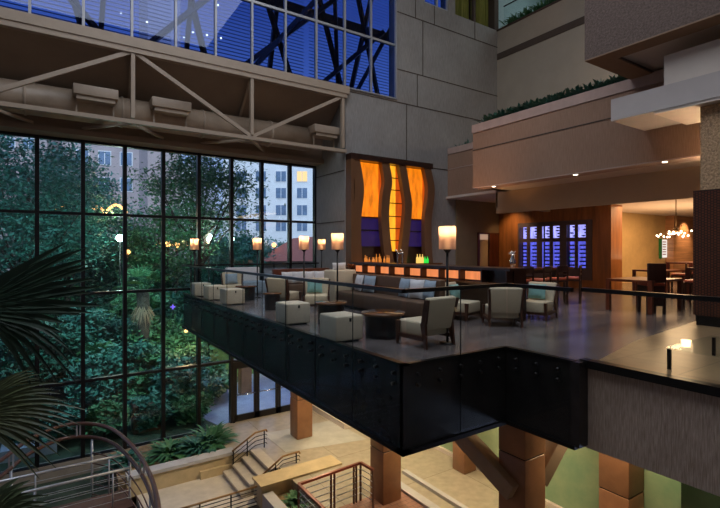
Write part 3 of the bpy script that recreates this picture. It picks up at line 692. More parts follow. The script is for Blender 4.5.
MB().box(9.9, 14.0, 14.75, 15.1, 0, 1.0).build('body', 'wood_dark', bb); MB().box(9.85, 14.05, 14.7, 15.1, 1.0, 1.05).build('top', 'tabletop', bb)
# bottles
def bottle(m_):
    return L().lathe([(0.038, 0), (0.04, 0.02), (0.04, 0.17), (0.032, 0.2), (0.014, 0.225), (0.013, 0.29), (0.016, 0.3)], n=10)
k = 0
src = {}
for i in range(11):
    x = 10.1 + i * 0.115; x += random.uniform(-.02, .02); mm = 'bottle_a'
    o = bottle(0)
    if 'a' not in src: src['a'] = o.build('liquor_bottle', mm); b = src['a']
    else: b = src['a'].copy(); col.objects.link(b)
    b.location = (x, 14.85 + random.uniform(-.06, .06), 1.05); b.scale = (1, 1, random.uniform(.85, 1.35))
    tag(b, 'amber lit liquor bottle at the left end of the back bar', 'bottle', 'amber bottles on the back bar')
for i, (mm, lab) in enumerate((('bottle_y', 'pale yellow lit bottle on the right of the back bar'), ('bottle_y', 'pale yellow lit bottle on the right of the back bar'), ('bottle_y', 'pale yellow lit bottle on the right of the back bar'), ('bottle_g', 'bright green lit bottle on the back bar'), ('bottle_g', 'bright green lit bottle on the back bar'))):
    key = mm
    if key not in src: src[key] = bottle(0).build('liquor_bottle', mm); b = src[key]
    else: b = src[key].copy(); col.objects.link(b)
    b.location = (12.75 + i * 0.14, 14.85, 1.05); b.scale = (1.3, 1.3, 1.25 if i < 3 else .9)
    tag(b, lab, 'bottle', 'yellow bottles on the back bar' if i < 3 else 'green bottles on the back bar')
tp = empty('beer_tap', (8.8, 11.05, 1.19), 'chrome beer tap tower standing on the bar counter', 'tap')
for dy in (-.12, .12): MB().tube([(8.8, 11.05 + dy, 1.19), (8.8, 11.05 + dy, 1.55), (8.72, 11.05 + dy, 1.6)], 0.03, 8).build('column', 'chrome', tp)
MB().tube([(8.8, 10.9, 1.5), (8.8, 11.2, 1.5)], 0.035, 8).build('crossbar', 'chrome', tp)
# leafy plant at the bar end
def blade_clump(m_, c, n, L_, w, rnd, up=0.6):
    for i in range(n):
        a = rnd.uniform(0, 2 * PI); el = rnd.uniform(up - .35, up + .45); ln = L_ * rnd.uniform(.6, 1.1)
        d = Vector((math.cos(a) * math.cos(el), math.sin(a) * math.cos(el), math.sin(el))); side = d.cross(Vector((0, 0, 1))).normalized()
        vs = []; K = 4
        for k in range(K + 1):
            t = k / K; p = Vector(c) + d * ln * t + Vector((0, 0, -ln * .45 * t * t)); ww = w * (math.sin(PI * min(1, t * .9 + .12)))
            vs += [p - side * ww, p + side * ww + Vector((0, 0, .0))]
        m_.add(vs, [(2 * k, 2 * k + 1, 2 * k + 3, 2 * k + 2) for k in range(K)])
rnd = random.Random(3)
pp = empty('potted_plant', (8.75, 13.55, 0), 'small potted plant with orange lit leaves at the far end of the bar', 'plant')
MB().lathe([(.16, 0), (.22, .9), (.2, .9)], 8.75, 13.6, 0, 14).build('pot', 'planter_pot', pp)
m = MB(); blade_clump(m, (8.75, 13.6, .9), 50, .55, .04, rnd, .8); m.build('foliage', 'lit_leaf', pp)

# ================================================================== WINE CABINET
wc = empty('wine_cabinet', (18.6, 12.4, 0.35), 'wall of twelve violet lit wine display windows in dark frames', 'wine cabinet')
ys = [14.15, 13.45, 12.78, 12.2, 11.45, 10.72]   # left edge positions of the six windows
cols_ = [(13.98, 13.48), (13.2, 12.72), (12.5, 12.08), (11.9, 11.48), (11.22, 10.82), (10.0, 10.0)]
WY = [(14.15, 13.76), (13.6, 13.23), (12.97, 12.57), (12.42, 12.08), (11.75, 11.38), (11.25, 10.89)]
MB().box(18.95, 19.0, 10.62, 14.25, .35, 2.86).build('back', 'black', wc)
m = MB()
ed = [14.25] + [y for a, b in WY for y in (a, b)] + [10.62]
for i in range(0, len(ed), 2): m.box(18.47, 18.53, ed[i + 1], ed[i], .35, 2.86)
m.box(18.475, 18.53, 10.62, 14.25, 2.66, 2.86); m.box(18.475, 18.53, 10.62, 14.25, 1.96, 2.13); m.box(18.475, 18.53, 10.62, 14.25, .35, .85)
m.build('frame', 'plum_frame', wc)
for a, b in WY:
    MB().box(18.82, 18.84, b - .1, a + .06, 2.03, 2.7).build('light_panel', 'wine_top', wc)
    MB().box(18.82, 18.84, b - .1, a + .06, .75, 2.03).build('light_panel', 'wine_back', wc)
    MB().box(18.50, 18.51, b, a, .85, 2.66).build('pane', 'glass', wc)
wb0 = L().lathe([(0.036, 0), (0.038, .15), (0.014, .19), (0.014, .24)], n=8).build('wine_bottle', 'bottle_d')
first = True; cnt = 0
for wi, (a, b) in enumerate(WY):
    for zi in range(6):
        for q in range(3):
            o = wb0 if first else wb0.copy()
            if not first: col.objects.link(o)
            first = False
            yy = b + .07 + q * .12 + (.02 if zi % 2 else 0); zz = 0.95 + zi * .17
            o.location = (18.80, yy, zz); o.rotation_euler = (0, -PI / 2, 0)
            tag(o, 'dark wine bottle lying in the violet lit cabinet', 'wine bottle', 'wine bottles in the lit cabinet'); cnt += 1
            if zi < 4 and q == 0:
                o = wb0.copy(); col.objects.link(o); o.location = (18.80, (a + b) / 2 + random.uniform(-.1, .1), 2.2 + zi * .13); o.rotation_euler = (0, -PI / 2, 0)
# ================================================================== FURNITURE PROTOTYPES
def make_armchair(label):
    e = empty('armchair', (0, 0, 0), label, 'armchair', 'cream armchairs of the lounge')
    # faces +y ; width .70, depth .74
    L().box(-.31, .31, -.26, .36, .18, .44).build('seat', 'cream', e, bevel=.04, seg=3)
    m = L(); m.hexa([(-.31, -.36, .30), (.31, -.36, .30), (.31, -.20, .30), (-.31, -.20, .30)], [(-.35, -.46, .86), (.35, -.46, .86), (.35, -.34, .88), (-.35, -.34, .88)])
    m.build('backrest', 'cream', e, bevel=.035, seg=3)
    for sx in (-1, 1):
        L().hexa([(sx * .36 - .02, .31, 0), (sx * .36 + .02, .31, 0), (sx * .36 + .02, .35, 0), (sx * .36 - .02, .35, 0)],
                 [(sx * .34 - .03, .29, .42), (sx * .34 + .03, .29, .42), (sx * .34 + .03, .37, .42), (sx * .34 - .03, .37, .42)]).build('front_leg', 'wood_mid', e)
        L().hexa([(sx * .35 - .02, -.40, 0), (sx * .35 + .02, -.40, 0), (sx * .35 + .02, -.35, 0), (sx * .35 - .02, -.35, 0)],
                 [(sx * .335 - .03, -.36, .42), (sx * .335 + .03, -.36, .42), (sx * .335 + .03, -.25, .42), (sx * .335 - .03, -.25, .42)]).build('rear_leg', 'wood_mid', e)
        L().hexa([(sx * .335 - .025, -.37, .42), (sx * .335 + .025, -.37, .42), (sx * .335 + .025, -.26, .42), (sx * .335 - .025, -.26, .42)],
                 [(sx * .37 - .02, -.47, .84), (sx * .37 + .02, -.47, .84), (sx * .37 + .02, -.38, .84), (sx * .37 - .02, -.38, .84)]).build('side_frame', 'wood_mid', e)
        L().box(sx * .34 - .025, sx * .34 + .025, -.3, .33, .13, .20).build('apron', 'wood_mid', e)
    L().box(-.33, .33, .29, .34, .13, .2).build('apron', 'wood_mid', e)
    reg(e); return e
ch = make_armchair('cream armchair with its back turned, nearest the viewer at the deck corner')
ch.scale = (.95, .95, .95); ch.location = (5.33, 6.02, 0); ch.rotation_euler = (0, 0, math.radians(4))
dup(ch, (8.05, 6.62, 0), math.radians(-38), 'cream armchair seen from behind, right of the floor lamp nearest the viewer')
dup(ch, (9.5, 6.8, 0), math.radians(104), 'cream armchair holding a teal cushion, right of the chair seen from behind')
dup(ch, (8.0, 7.75, 0), math.radians(195), 'cream armchair with teal cushion partly hidden behind the bar side lamp')
dup(ch, (5.95, 11.05, 0), math.radians(150), 'cream armchair with a teal cushion in the middle of the lounge')
dup(ch, (5.55, 12.2, 0), math.radians(-60), 'cream armchair turned sideways with dark wood side, left of the middle armchair')
dup(ch, (5.2, 15.6, 0), math.radians(170), 'pale armchair near the far left end of the deck by the window')
def cushion(loc, rz, m_, label, w=.42, h=.36, tilt=-.25):
    R = Euler((tilt, 0, rz)).to_matrix()
    o = MB().pillow((0, 0, 0), w, h, .15, R).build('cushion', m_); o.location = loc
    return tag(o, label, 'cushion', None)
def near(c, rz, dx, dy, z):
    return (c[0] + dx * math.cos(rz) - dy * math.sin(rz), c[1] + dx * math.sin(rz) + dy * math.cos(rz), z)
def on_chair(c, deg, label, m_='teal'):
    rz = math.radians(deg); cushion(near(c, rz, .05, -.14, .62), rz, m_, label, tilt=.22)
on_chair((9.5, 6.8), 104, 'teal cushion on the armchair right of the chair seen from behind')
on_chair((8.0, 7.75), 195, 'teal cushion on the armchair behind the nearest floor lamp')
on_chair((5.95, 11.05), 150, 'teal cushion on the armchair in the middle of the lounge')
on_chair((5.2, 15.6), 170, 'pale teal cushion on the far left armchair', 'bluegrey')

def make_pouf(label):
    e = empty('pouf', (0, 0, 0), label, 'pouf', 'cream leather poufs along the glass railing')
    L().box(-.28, .28, -.30, .30, .03, .46).build('body', 'cream_leather', e, bevel=.03, seg=3)
    L().box(-.285, .285, -.305, .305, .36, .37).build('seam', 'cream_leather', e)
    L().box(-.23, .23, -.23, .23, 0, .03).build('base', 'black', e)
    L().box(-.015, .015, -.325, -.298, .36, .42).build('pull_tab', 'black', e)
    reg(e); return e
pf = make_pouf('cream leather pouf nearest the viewer, in front of the round table')
pf.location = (4.33, 7.12, 0); pf.rotation_euler = (0, 0, math.radians(0))
dup(pf, (4.42, 9.3, 0), 0, 'cream leather pouf second from the viewer along the railing')
dup(pf, (4.48, 13.55, 0), 0, 'cream leather pouf third from the viewer, beside the two dark drum tables')
dup(pf, (4.42, 15.1, 0), 0, 'cream leather pouf fourth from the viewer along the railing')
dup(pf, (4.38, 16.6, 0), 0, 'cream leather pouf at the far left tip of the deck')
def drum(name, c, r, label):
    e = empty(name, (c[0], c[1], 0), label, 'table', 'dark drum tables of the lounge')
    MB().lathe([(r * .8, 0), (r * .82, .38), (r * .8, .41)], c[0], c[1], 0, 28).build('drum', 'wood_dark', e)
    MB().lathe([(r, 0), (r, .035), (r * .98, .045)], c[0], c[1], .41, 32).build('tabletop', 'tabletop', e)
drum('drum_table', (5.14, 6.95), .41, 'dark round drum table beside the armchair at the deck corner')
drum('drum_table', (5.18, 8.95), .36, 'dark round drum table behind the second pouf')
drum('drum_table', (4.98, 11.75), .25, 'small dark drum table between the poufs and the middle armchair')
drum('drum_table', (5.25, 14.5), .34, 'dark round drum table near the far left poufs')
# banquettes
def banquette(name, x0, x1, y0, y1, side, label):
    e = empty(name, ((x0 + x1) / 2, (y0 + y1) / 2, 0), label, 'banquette')
    if side == 'E':
        MB().box(x0, x1 - .18, y0, y1, .08, .44).build('seat', 'brown_uph', e, bevel=.03); MB().box(x1 - .18, x1, y0, y1, .0, .92).build('backrest', 'brown_uph', e, bevel=.03)
        MB().box(x0 + .05, x1 - .2, y0 + .03, y1 - .03, 0, .08).build('plinth', 'black', e)
    else:
        MB().box(x0, x1, y0, y1 - .18, .08, .44).build('seat', 'brown_uph', e, bevel=.03); MB().box(x0, x1, y1 - .18, y1, 0, .95).build('backrest', 'wood_red', e, bevel=.02)
        MB().box(x0 + .03, x1 - .03, y0 + .05, y1 - .2, 0, .08).build('plinth', 'black', e)
banquette('banquette', 6.75, 7.5, 7.75, 11.4, 'E', 'long dark brown banquette with cushions in front of the bar')
banquette('banquette', 6.3, 8.5, 14.2, 14.95, 'N', 'wood backed banquette with white cushions near the recess wall')
ar = empty('booth_end', (7.1, 11.75, 0), 'tan upholstered booth end with a pale rolled cushion on top', 'booth')
MB().box(6.75, 7.5, 11.45, 12.1, 0, 1.02).build('body', 'cream', ar, bevel=.05)
for i, (y, m_, lb) in enumerate(((10.9, 'white_cush', 'white cushion at the far end of the long banquette'), (10.4, 'bluegrey', 'pale blue cushion second from the far end of the long banquette'), (8.9, 'bluegrey', 'grey-blue cushion in the middle of the long banquette'), (8.45, 'white_cush', 'white cushion right of the grey-blue one on the long banquette'), (8.0, 'bluegrey', 'grey-blue cushion nearest the viewer on the long banquette'))):
    cushion((7.22, y, .68), math.radians(90 + (8 if i % 2 else -10)), m_, lb, .46, .46, tilt=.2)
for i, x in enumerate((6.75, 7.15, 7.6, 8.0)):
    cushion((x, 14.62, .66), math.radians(180 + 5 * (-1) ** i), 'white_cush', ['leftmost white cushion on the wood backed banquette', 'white cushion second from the left on the wood backed banquette', 'white cushion third from the left on the wood backed banquette', 'rightmost white cushion on the wood backed banquette'][i], .42, .40, tilt=.2)
sf = empty('sofa', (5.9, 16.7, 0), 'blue-white covered sofa near the tall window at the far end', 'sofa')
MB().box(5.4, 6.7, 16.3, 17.0, .0, .45).build('seat', 'bluegrey', sf, bevel=.05); MB().box(5.4, 6.7, 17.0, 17.2, .0, .95).build('backrest', 'white_cush', sf, bevel=.05)
cushion((7.1, 11.78, 1.11), 0.3, 'white_cush', 'rumpled white cushion lying on top of the tan booth end', .6, .24, tilt=0)
# floor lamps
def make_lamp(label):
    e = empty('floor_lamp', (0, 0, 0), label, 'floor lamp', 'glass cylinder floor lamps of the lounge')
    L().lathe([(.14, 0), (.14, .02), (.02, .03)], n=20).build('base', 'black', e)
    L().tube([(0, 0, .02), (0, 0, 1.58)], .022, 8).build('pole', 'black', e)
    L().lathe([(.03, 1.55), (.07, 1.60), (.07, 1.615)], n=16).build('holder', 'black', e)
    m = L(); m.tube([(0, 0, 1.61), (0, 0, 2.0)], .145, 24, caps=False); sh_ = m.build('lamp_shade', 'shade_glass', e)
    L().tube([(0, 0, 1.62), (0, 0, 1.9)], .05, 10).build('candle_tube', 'bulb_tube', e)
    L().sphere((0, 0, 1.86), .045).build('bulb', 'bulb', e)
    return e
# translucent fluted shade: transparent + diffuse glow
sm = bpy.data.materials.new('fluted_shade'); sm.use_nodes = True; nt = sm.node_tree; nt.nodes.clear()
o_ = nt.nodes.new('ShaderNodeOutputMaterial'); mx = nt.nodes.new('ShaderNodeMixShader'); mx.inputs['Fac'].default_value = .68
t_ = nt.nodes.new('ShaderNodeBsdfTransparent'); tr_ = nt.nodes.new('ShaderNodeBsdfTranslucent'); tr_.inputs['Color'].default_value = (.9, .62, .46, 1)
nt.links.new(t_.outputs[0], mx.inputs[1]); nt.links.new(tr_.outputs[0], mx.inputs[2]); nt.links.new(mx.outputs[0], o_.inputs['Surface'])
M['shade_glass'] = sm
M['bulb_tube'] = emis('glowing_candle_tube', (1.0, 0.5, 0.22), 1.0)
lamp0 = make_lamp('glass cylinder floor lamp nearest the viewer, in front of the dim olive wall'); reg(lamp0)
LP = [((5.67, 5.82), None), ((5.79, 9.69), 'glass cylinder floor lamp in front of the left edge of the bar portal'),
      ((6.04, 11.97), 'glass cylinder floor lamp just left of the last dark window post'), ((8.48, 15.35), 'small looking floor lamp against the pale recess wall'),
      ((5.82, 15.0), 'glass cylinder floor lamp second from the left, seen against the trees'), ((4.3, 17.15), 'leftmost glass cylinder floor lamp at the far tip of the deck')]
for (p, lb) in LP:
    if lb is None: lamp0.location = (*p, 0)
    else: dup(lamp0, (*p, 0), 0, lb)
lamp_pts = [p for p, _ in LP]

# ---- bar stools + communal table (right middle)
ct = empty('communal_table', (12.1, 8.9, 0), 'long dark high table with bar stools along its front', 'table')
MB().box(10.4, 13.9, 8.6, 9.3, 1.0, 1.06).build('tabletop', 'tabletop', ct)
MB().box(10.5, 13.8, 8.75, 9.15, .9, 1.0).build('apron', 'wood_dark', ct)
for x in (10.55, 13.7):
    for y in (8.75, 9.15): MB().box(x - .05, x + .05, y - .05, y + .05, 0, .9).build('leg', 'wood_dark', ct)
def make_stool(label):
    e = empty('bar_stool', (0, 0, 0), label, 'bar stool', 'wooden bar stools with red seats at the high table')
    L().box(-.2, .2, -.2, .2, .72, .79).build('seat', 'red_seat', e, bevel=.02)
    L().box(-.21, .21, -.21, .21, .67, .72).build('seat_frame', 'wood_dark', e)
    for sx in (-1, 1):
        L().box(sx * .19 - .02, sx * .19 + .02, .17, .21, 0, .67).build('front_leg', 'wood_dark', e)
        L().hexa([(sx * .19 - .02, -.23, 0), (sx * .19 + .02, -.23, 0), (sx * .19 + .02, -.19, 0), (sx * .19 - .02, -.19, 0)], [(sx * .19 - .02, -.24, 1.12), (sx * .19 + .02, -.24, 1.12), (sx * .19 + .02, -.20, 1.12), (sx * .19 - .02, -.20, 1.12)]).build('rear_leg', 'wood_dark', e)
    L().box(-.2, .2, -.235, -.205, .98, 1.14).build('back_rail', 'wood_dark', e)
    L().box(-.2, .2, -.235, -.205, .86, .9).build('back_rail', 'wood_dark', e)
    L().box(-.19, .19, .17, .2, .25, .29).build('footrest', 'wood_dark', e)
    reg(e); return e
s0 = make_stool('wooden bar stool with red seat, leftmost of the four at the high table'); s0.location = (10.8, 8.2, 0)
for i, x in enumerate((11.6, 12.4, 13.2)):
    dup(s0, (x, 8.2, 0), math.radians((8, -10, 25)[i]), ('wooden bar stool with red seat, second from the left at the high table', 'wooden bar stool with red seat, third from the left at the high table', 'wooden bar stool with red seat, rightmost and turned at the high table')[i])
# vase of glasses on the table
gv = empty('glass_vase', (11.3, 8.9, 1.06), 'clear glass vase with pale flowers on the high table before the wine cabinet', 'vase')
MB().lathe([(.06, 0), (.09, .2), (.05, .35), (.07, .42)], 11.3, 8.9, 1.06, 16).build('vase', 'chrome', gv)
m = MB(); blade_clump(m, (11.3, 8.9, 1.42), 30, .3, .03, rnd, 1.0); m.build('flowers', 'white_cush', gv)
# ---- dining tables at the right
def table(c, w, d, h, label, rz=0.0):
    e = empty('dining_table', (c[0], c[1], 0), label, 'table')
    a = rz
    L().box(-w / 2, w / 2, -d / 2, d / 2, h - .06, h).build('tabletop', 'wood_red', e)
    for sx in (-1, 1):
        for sy in (-1, 1): L().box(sx * (w / 2 - .05) - .05, sx * (w / 2 - .05) + .05, sy * (d / 2 - .05) - .05, sy * (d / 2 - .05) + .05, 0, h - .06).build('leg', 'wood_red', e)
    e.rotation_euler = (0, 0, a); return e
table((13.2, 6.15), 1.7, 1.15, .84, 'empty red-brown wooden dining table in the open floor at the right')
table((19.6, 8.6), 1.6, 1.2, .84, 'farther red-brown wooden table before the ochre wall')
table((17.6, 6.0), 2.2, .9, 1.05, 'long dark table with a pale runner near the marble wall')
tag(MB().box(16.6, 18.6, 5.8, 6.2, 1.052, 1.07).build('table_runner', 'white_gloss'), 'pale runner lying on the long dark table near the marble wall', 'runner')
table((21.5, 8.2), 2.4, .9, 1.12, 'farthest high table with a white top before the marble wall')
s1 = empty('high_chair', (12.7, 5.75, 0), 'high-backed dark wooden chair standing alone beside the empty wooden table', 'chair')
L().box(-.22, .22, -.2, .24, .70, .78).build('seat', 'red_seat', s1, bevel=.02); L().box(-.23, .23, -.25, -.20, .78, 1.27).build('backrest', 'wood_dark', s1, bevel=.02)
L().box(-.22, .22, -.19, .23, .50, .70).build('skirt', 'wood_dark', s1)
for sx in (-1, 1):
    for sy in (-.2, .2): L().box(sx * .2 - .03, sx * .2 + .03, sy - .03, sy + .03, 0, .5).build('leg', 'wood_dark', s1)
L().box(-.2, .2, -.215, -.185, .2, .5).build('back_panel', 'wood_dark', s1); s1.rotation_euler = (0, 0, math.radians(-35))
for i, (x, y, r_) in enumerate(((14.6, 5.5, 0), (15.6, 5.6, 10), (16.6, 5.3, -8), (17.4, 5.2, 5), (18.3, 7.4, 20), (19.6, 7.2, -15))):
    dup(s0, (x, y, 0), math.radians(r_), ('dark stool behind the lone high-backed stool', 'dark stool second behind the lone high-backed stool', 'dark stool at the front of the long table with runner, left', 'dark stool at the front of the long table with runner, right', 'dark stool beside the farther red-brown table', 'dark stool right of the farther red-brown table')[i], 'dark stools of the dining area')
# low rack with pale uprights left of slatted pier
lr = empty('low_screen', (13.4, 4.75, 0), 'low black screen with pale glowing slots beside the slatted pier', 'screen')
MB().box(12.45, 14.2, 4.62, 4.68, .0, .06).build('bottom_rail', 'black', lr); MB().box(12.45, 14.2, 4.62, 4.68, .62, .68).build('top_rail', 'black', lr)
for i in range(8): MB().box(12.45 + i * .24, 12.51 + i * .24, 4.62, 4.68, .06, .62).build('upright', 'black', lr)
# ---- glass coffee table reflecting at the lower right of the rail
gt = empty('glass_table', (7.8, 2.5, 0), 'low glass topped table with a small glowing cup behind the right rail', 'table')
MB().box(6.85, 8.4, 2.0, 2.95, .28, .295).build('tabletop', 'glass_rail', gt)
for x, y in ((6.9, 2.05), (8.35, 2.05), (6.9, 2.9), (8.35, 2.9)): MB().box(x - .02, x + .02, y - .02, y + .02, .006, .28).build('leg', 'black', gt)
cd = empty('glow_cup', (7.15, 2.80, .295), 'small glowing cup on the low glass table', 'glow_cup')
MB().lathe([(.05, 0), (.06, .09)], 7.15, 2.80, .295, 14).build('glass', 'bulb_s', cd)  # small emissive cup on the tabletop
# ---- chandelier
chx, chy = at(676, 234, 15.0).xy
cz = at(676, 234, 15.0).z
cn = empty('chandelier', (chx, chy, cz), 'gold chandelier of many small bulbs in front of the marble wall', 'chandelier')
MB().tube([(chx, chy, cz + .1), (chx, chy, 3.42 if chx > 15.1 else 3.93)], .015, 6).build('rod', 'gold_rail', cn)
MB().lathe([(.08, 0), (.08, .03)], chx, chy, (3.42 if chx > 15.1 else 3.93) - .03, 14).build('canopy', 'gold_rail', cn)
MB().sphere((chx, chy, cz + .12), .09).build('hub', 'gold_rail', cn)
rnd = random.Random(11)
for k in range(26):
    a = 2 * PI * k / 26 * 3; r_ = .18 + .36 * ((k * 7) % 13) / 12; z = cz + rnd.uniform(-.1, .1)
    p = (chx + r_ * math.cos(a), chy + r_ * math.sin(a), z)
    if k % 2: MB().tube([(chx, chy, cz + .1), p], .008, 5).build('arm', 'gold_rail', cn)
    MB().sphere(p, .032, 8).build('bulb', 'bulb', cn)
# ---- lit narrow display on the ochre wall
nd = empty('menu_panel', (27.1, 11.69, 1.2), 'narrow lit white panel with red marks and green edge on the far wall', 'panel')
MB().box(26.75, 27.35, 11.6, 11.69, 1.2, 2.15).build('face', 'white_lit', nd); MB().box(26.62, 26.75, 11.58, 11.69, 1.15, 2.2).build('edge', 'sign_green', nd)
m = MB()
for i in range(6): m.box(26.85, 27.2, 11.585, 11.6, 1.35 + i * .13, 1.40 + i * .13)
m.build('red_marks', 'sign_red', nd)
# ---- doorway in the olive wall
do = MB(); do.box(17.0, 17.1, 15.36, 15.5, 0, 2.44); do.box(17.78, 17.9, 15.36, 15.5, 0, 2.44); do.box(17.0, 18.5, 15.36, 15.5, 2.36, 2.44)
do.box(17.9, 18.5, 15.38, 15.44, 0, 2.36)
o = struct('door_4', do, 'wood_red', 'open doorway with dark red wood leaf in the olive wall')
m = MB(); m.box(17.1, 17.8, 15.47, 15.50, 0, 2.36); m.build('room_wall', 'ochre', o)
m = MB(); m.box(17.1, 17.8, 15.465, 15.47, 2.1, 2.36); m.build('glow_strip', 'opening_glow', o)  # emissive strip along the top of the opening
# downlights
def downlight(x, y, z, lab):
    e = MB().lathe([(.06, 0), (.06, .012)], x, y, z - .012, 16).build('recessed_downlight', 'dl'); e['label'] = lab; e['category'] = 'downlight'; e['group'] = 'recessed downlights'
downlight(13.36, 11.35, 3.90, 'recessed downlight at the far end of the planter soffit')
downlight(13.36, 8.2, 3.90, 'recessed downlight in the middle of the planter soffit')
downlight(13.36, 5.72, 3.90, 'recessed downlight at the near end of the planter soffit')

# ================================================================== PLANTS INDOORS
def clump(name, pts, L_, w, n, m_, label, cat, group=None, up=.8, kind=None):
    m = MB(); r_ = random.Random(len(pts) * 7 + int(pts[0][0] * 10))
    for p in pts: blade_clump(m, p, n, L_, w, r_, up)
    o = m.build(name, m_); return tag(o, label, cat, group, kind)
r_ = random.Random(5)
clump('ledge_plants', [(13.48 + r_.uniform(0, .12), y, 6.16) for y in [6.7 + i * .13 for i in range(41)]], .85, .05, 26, 'leaf3', 'low grassy plants along the long planter ledge', 'plants', kind='stuff', up=1.15)
clump('ledge_plants', [(15.45 + r_.uniform(-.05, .1), y, 6.1) for y in [12.4 + i * .3 for i in range(10)]], .75, .022, 10, 'leaf3', 'dark plants on the far planter ledge by the concrete wall', 'plants', kind='stuff', up=1.15)
clump('terrace_grass', [(18.72 + r_.uniform(0, .12), 15.1 - i * .14, 12.5) for i in range(30)], .95, .03, 16, 'leaf2', 'spiky grass behind the top glass parapet', 'grass', kind='stuff', up=.9)
gt2 = MB(); gt2.box(18.62, 18.64, 3, 15.2, 12.5, 13.6); o = gt2.build('glass_parapet', 'glass_rail'); tag(o, 'glass parapet on top of the beige wall', 'parapet')
MB().box(18.6, 18.66, 3, 15.2, 13.58, 13.62).build('rail', 'black', o)
# curtains
for i, (x0, x1) in enumerate(((15.62, 16.9), (17.1, 18.3))):
    m = MB(); n = 60; vs = []
    for k in range(n + 1):
        x = x0 + (x1 - x0) * k / n; y = 15.9 + .07 * math.sin(k * 1.1); vs += [(x, y, 12.5), (x, y, 16)]
    m.add(vs, [(2 * k, 2 * k + 2, 2 * k + 3, 2 * k + 1) for k in range(n)], True); o = m.build('curtain', 'curtain')
    sd = o.modifiers.new('th', 'SOLIDIFY'); sd.thickness = .01
    tag(o, ('yellow-green curtain left of the dark post at the top', 'yellow-green curtain right of the dark post at the top')[i], 'curtain', 'curtains at the top opening')
cp_ = MB(); cp_.box(16.93, 17.07, 15.6, 15.75, 12.5, 16); cp_.box(18.3, 18.6, 15.5, 15.9, 12.5, 16); cp_.box(15.6, 18.6, 16.05, 16.15, 12.5, 16); struct('trim_23', cp_, 'stripe')
# lower bed plants
def shrub(c, L_, w, n, m_, label, group=None, up=.7):
    m = MB(); r_ = random.Random(int(abs(c[0] * 100) + abs(c[1] * 10)))
    for k in range(5): blade_clump(m, (c[0] + r_.uniform(-.15, .15) * L_, c[1] + r_.uniform(-.15, .15) * L_, c[2]), n, L_, w, r_, up)
    return tag(m.build('leafy_shrub', m_), label, 'shrub', group)
shrub((4.75, 16.7, -5.3), 1.35, .06, 34, 'leaf2', 'tallest bright leafy shrub in the bed right beside the glass doors')
shrub((4.15, 16.4, -5.3), 1.15, .055, 30, 'leaf1', 'leafy shrub in the bed left of the tallest one')
shrub((3.3, 16.6, -5.3), 1.1, .055, 30, 'leaf2', 'spreading shrub in the middle of the bed by the curb')
shrub((2.0, 16.6, -5.3), 1.0, .05, 26, 'leaf1', 'shrub at the left of the bed behind the curved guardrail')
shrub((2.6, 16.35, -5.3), .4, .03, 14, 'leaf2', 'tiny green plant on the bare soil of the bed')
shrub((5.75, 11.9, -5.5), .55, .045, 20, 'leaf2', 'leafy plant below the stone wall in the low planter')
shrub((5.55, 11.1, -5.5), .6, .05, 20, 'leaf2', 'leafy plant in the low planter left of the terrace railing')
shrub((6.3, 10.95, -5.5), .5, .04, 18, 'leaf2', 'leafy plant just behind the terrace railing corner')
shrub((7.0, 11.0, -5.5), .5, .04, 18, 'leaf2', 'leafy plant behind the terrace railing near the column')

# ---- foreground fan palm
def frond(mb, hub, ax, spread, nb, Lb, wb_, toward, rnd, droop=.25, mid=None):
    """fan leaf: nb folded blades radiating from hub around direction ax inside the plane (ax, side)"""
    ax = Vector(ax).normalized(); nrm = Vector(toward).normalized(); side = ax.cross(nrm).normalized()
    for i in range(nb):
        a = -spread / 2 + spread * i / (nb - 1) + rnd.uniform(-.03, .03)
        d = (ax * math.cos(a) + side * math.sin(a)); ln = Lb * (1 - .25 * abs(a) / (spread / 2)) * rnd.uniform(.85, 1.08)
        pr = d.cross(nrm).normalized(); vs = []; K = 8
        for k in range(K + 1):
            t = k / K; p = Vector(hub) + d * ln * t + Vector((0, 0, -droop * ln * t ** 2.2))
            ww = wb_ * (min(1, t * 4 + .12)) * (1 - max(0, (t - .35) / .65)) ** .8 + .0015
            vs += [p - pr * ww + nrm * ww * .5, p, p + pr * ww + nrm * ww * .5]
        fs = []
        for k in range(K): fs += [(3 * k, 3 * k + 1, 3 * k + 4, 3 * k + 3), (3 * k + 1, 3 * k + 2, 3 * k + 5, 3 * k + 4)]
        mb.add(vs, fs)
R_ = Vector((C, -S, 0)); Fw = Vector((S, C, 0)); U_ = Vector((0, 0, 1))
tk = at(-75, 360, 2.9)
pt = empty('foreground_fan_palm', (tk.x, tk.y, -6.6), 'dark fan palm whose fronds reach in from the left edge, nearest the viewer', 'palm')
MB().tube([(tk.x, tk.y, -6.6), (tk.x + .05, tk.y, -3), (tk.x, tk.y, tk.z)], [.16, .13, .1], 12).build('trunk', 'bark', pt)
rnd = random.Random(21)
for (px, py, d, ang, spr, nb, Lb, w_, dr, tz) in (
        (-30, 304, 2.5, 12, .95, 14, .76, .034, .03, -.5), (-12, 318, 2.6, -14, .9, 7, .50, .020, .6, -.5), (-34, 418, 2.3, 20, 1.4, 22, .56, .014, .35, -.6),
        (-40, 405, 2.7, 8, .9, 12, .64, .016, .3, -.2), (-25, 525, 2.1, 22, 1.6, 16, .36, .026, .3, -.8)):
    h = at(px, py, d); a = math.radians(ang); ax = R_ * math.cos(a) + U_ * math.sin(a) + Fw * .15
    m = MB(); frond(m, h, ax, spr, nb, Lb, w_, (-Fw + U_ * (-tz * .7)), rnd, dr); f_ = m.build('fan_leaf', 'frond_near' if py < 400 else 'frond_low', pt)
    MB().tube([(tk.x, tk.y, tk.z - .05), (tk.x * .5 + h.x * .5, tk.y * .5 + h.y * .5, (tk.z + h.z) / 2 + .04), tuple(h)], [.02, .014, .01], 6).build('leaf_stalk', 'frond_near', pt)

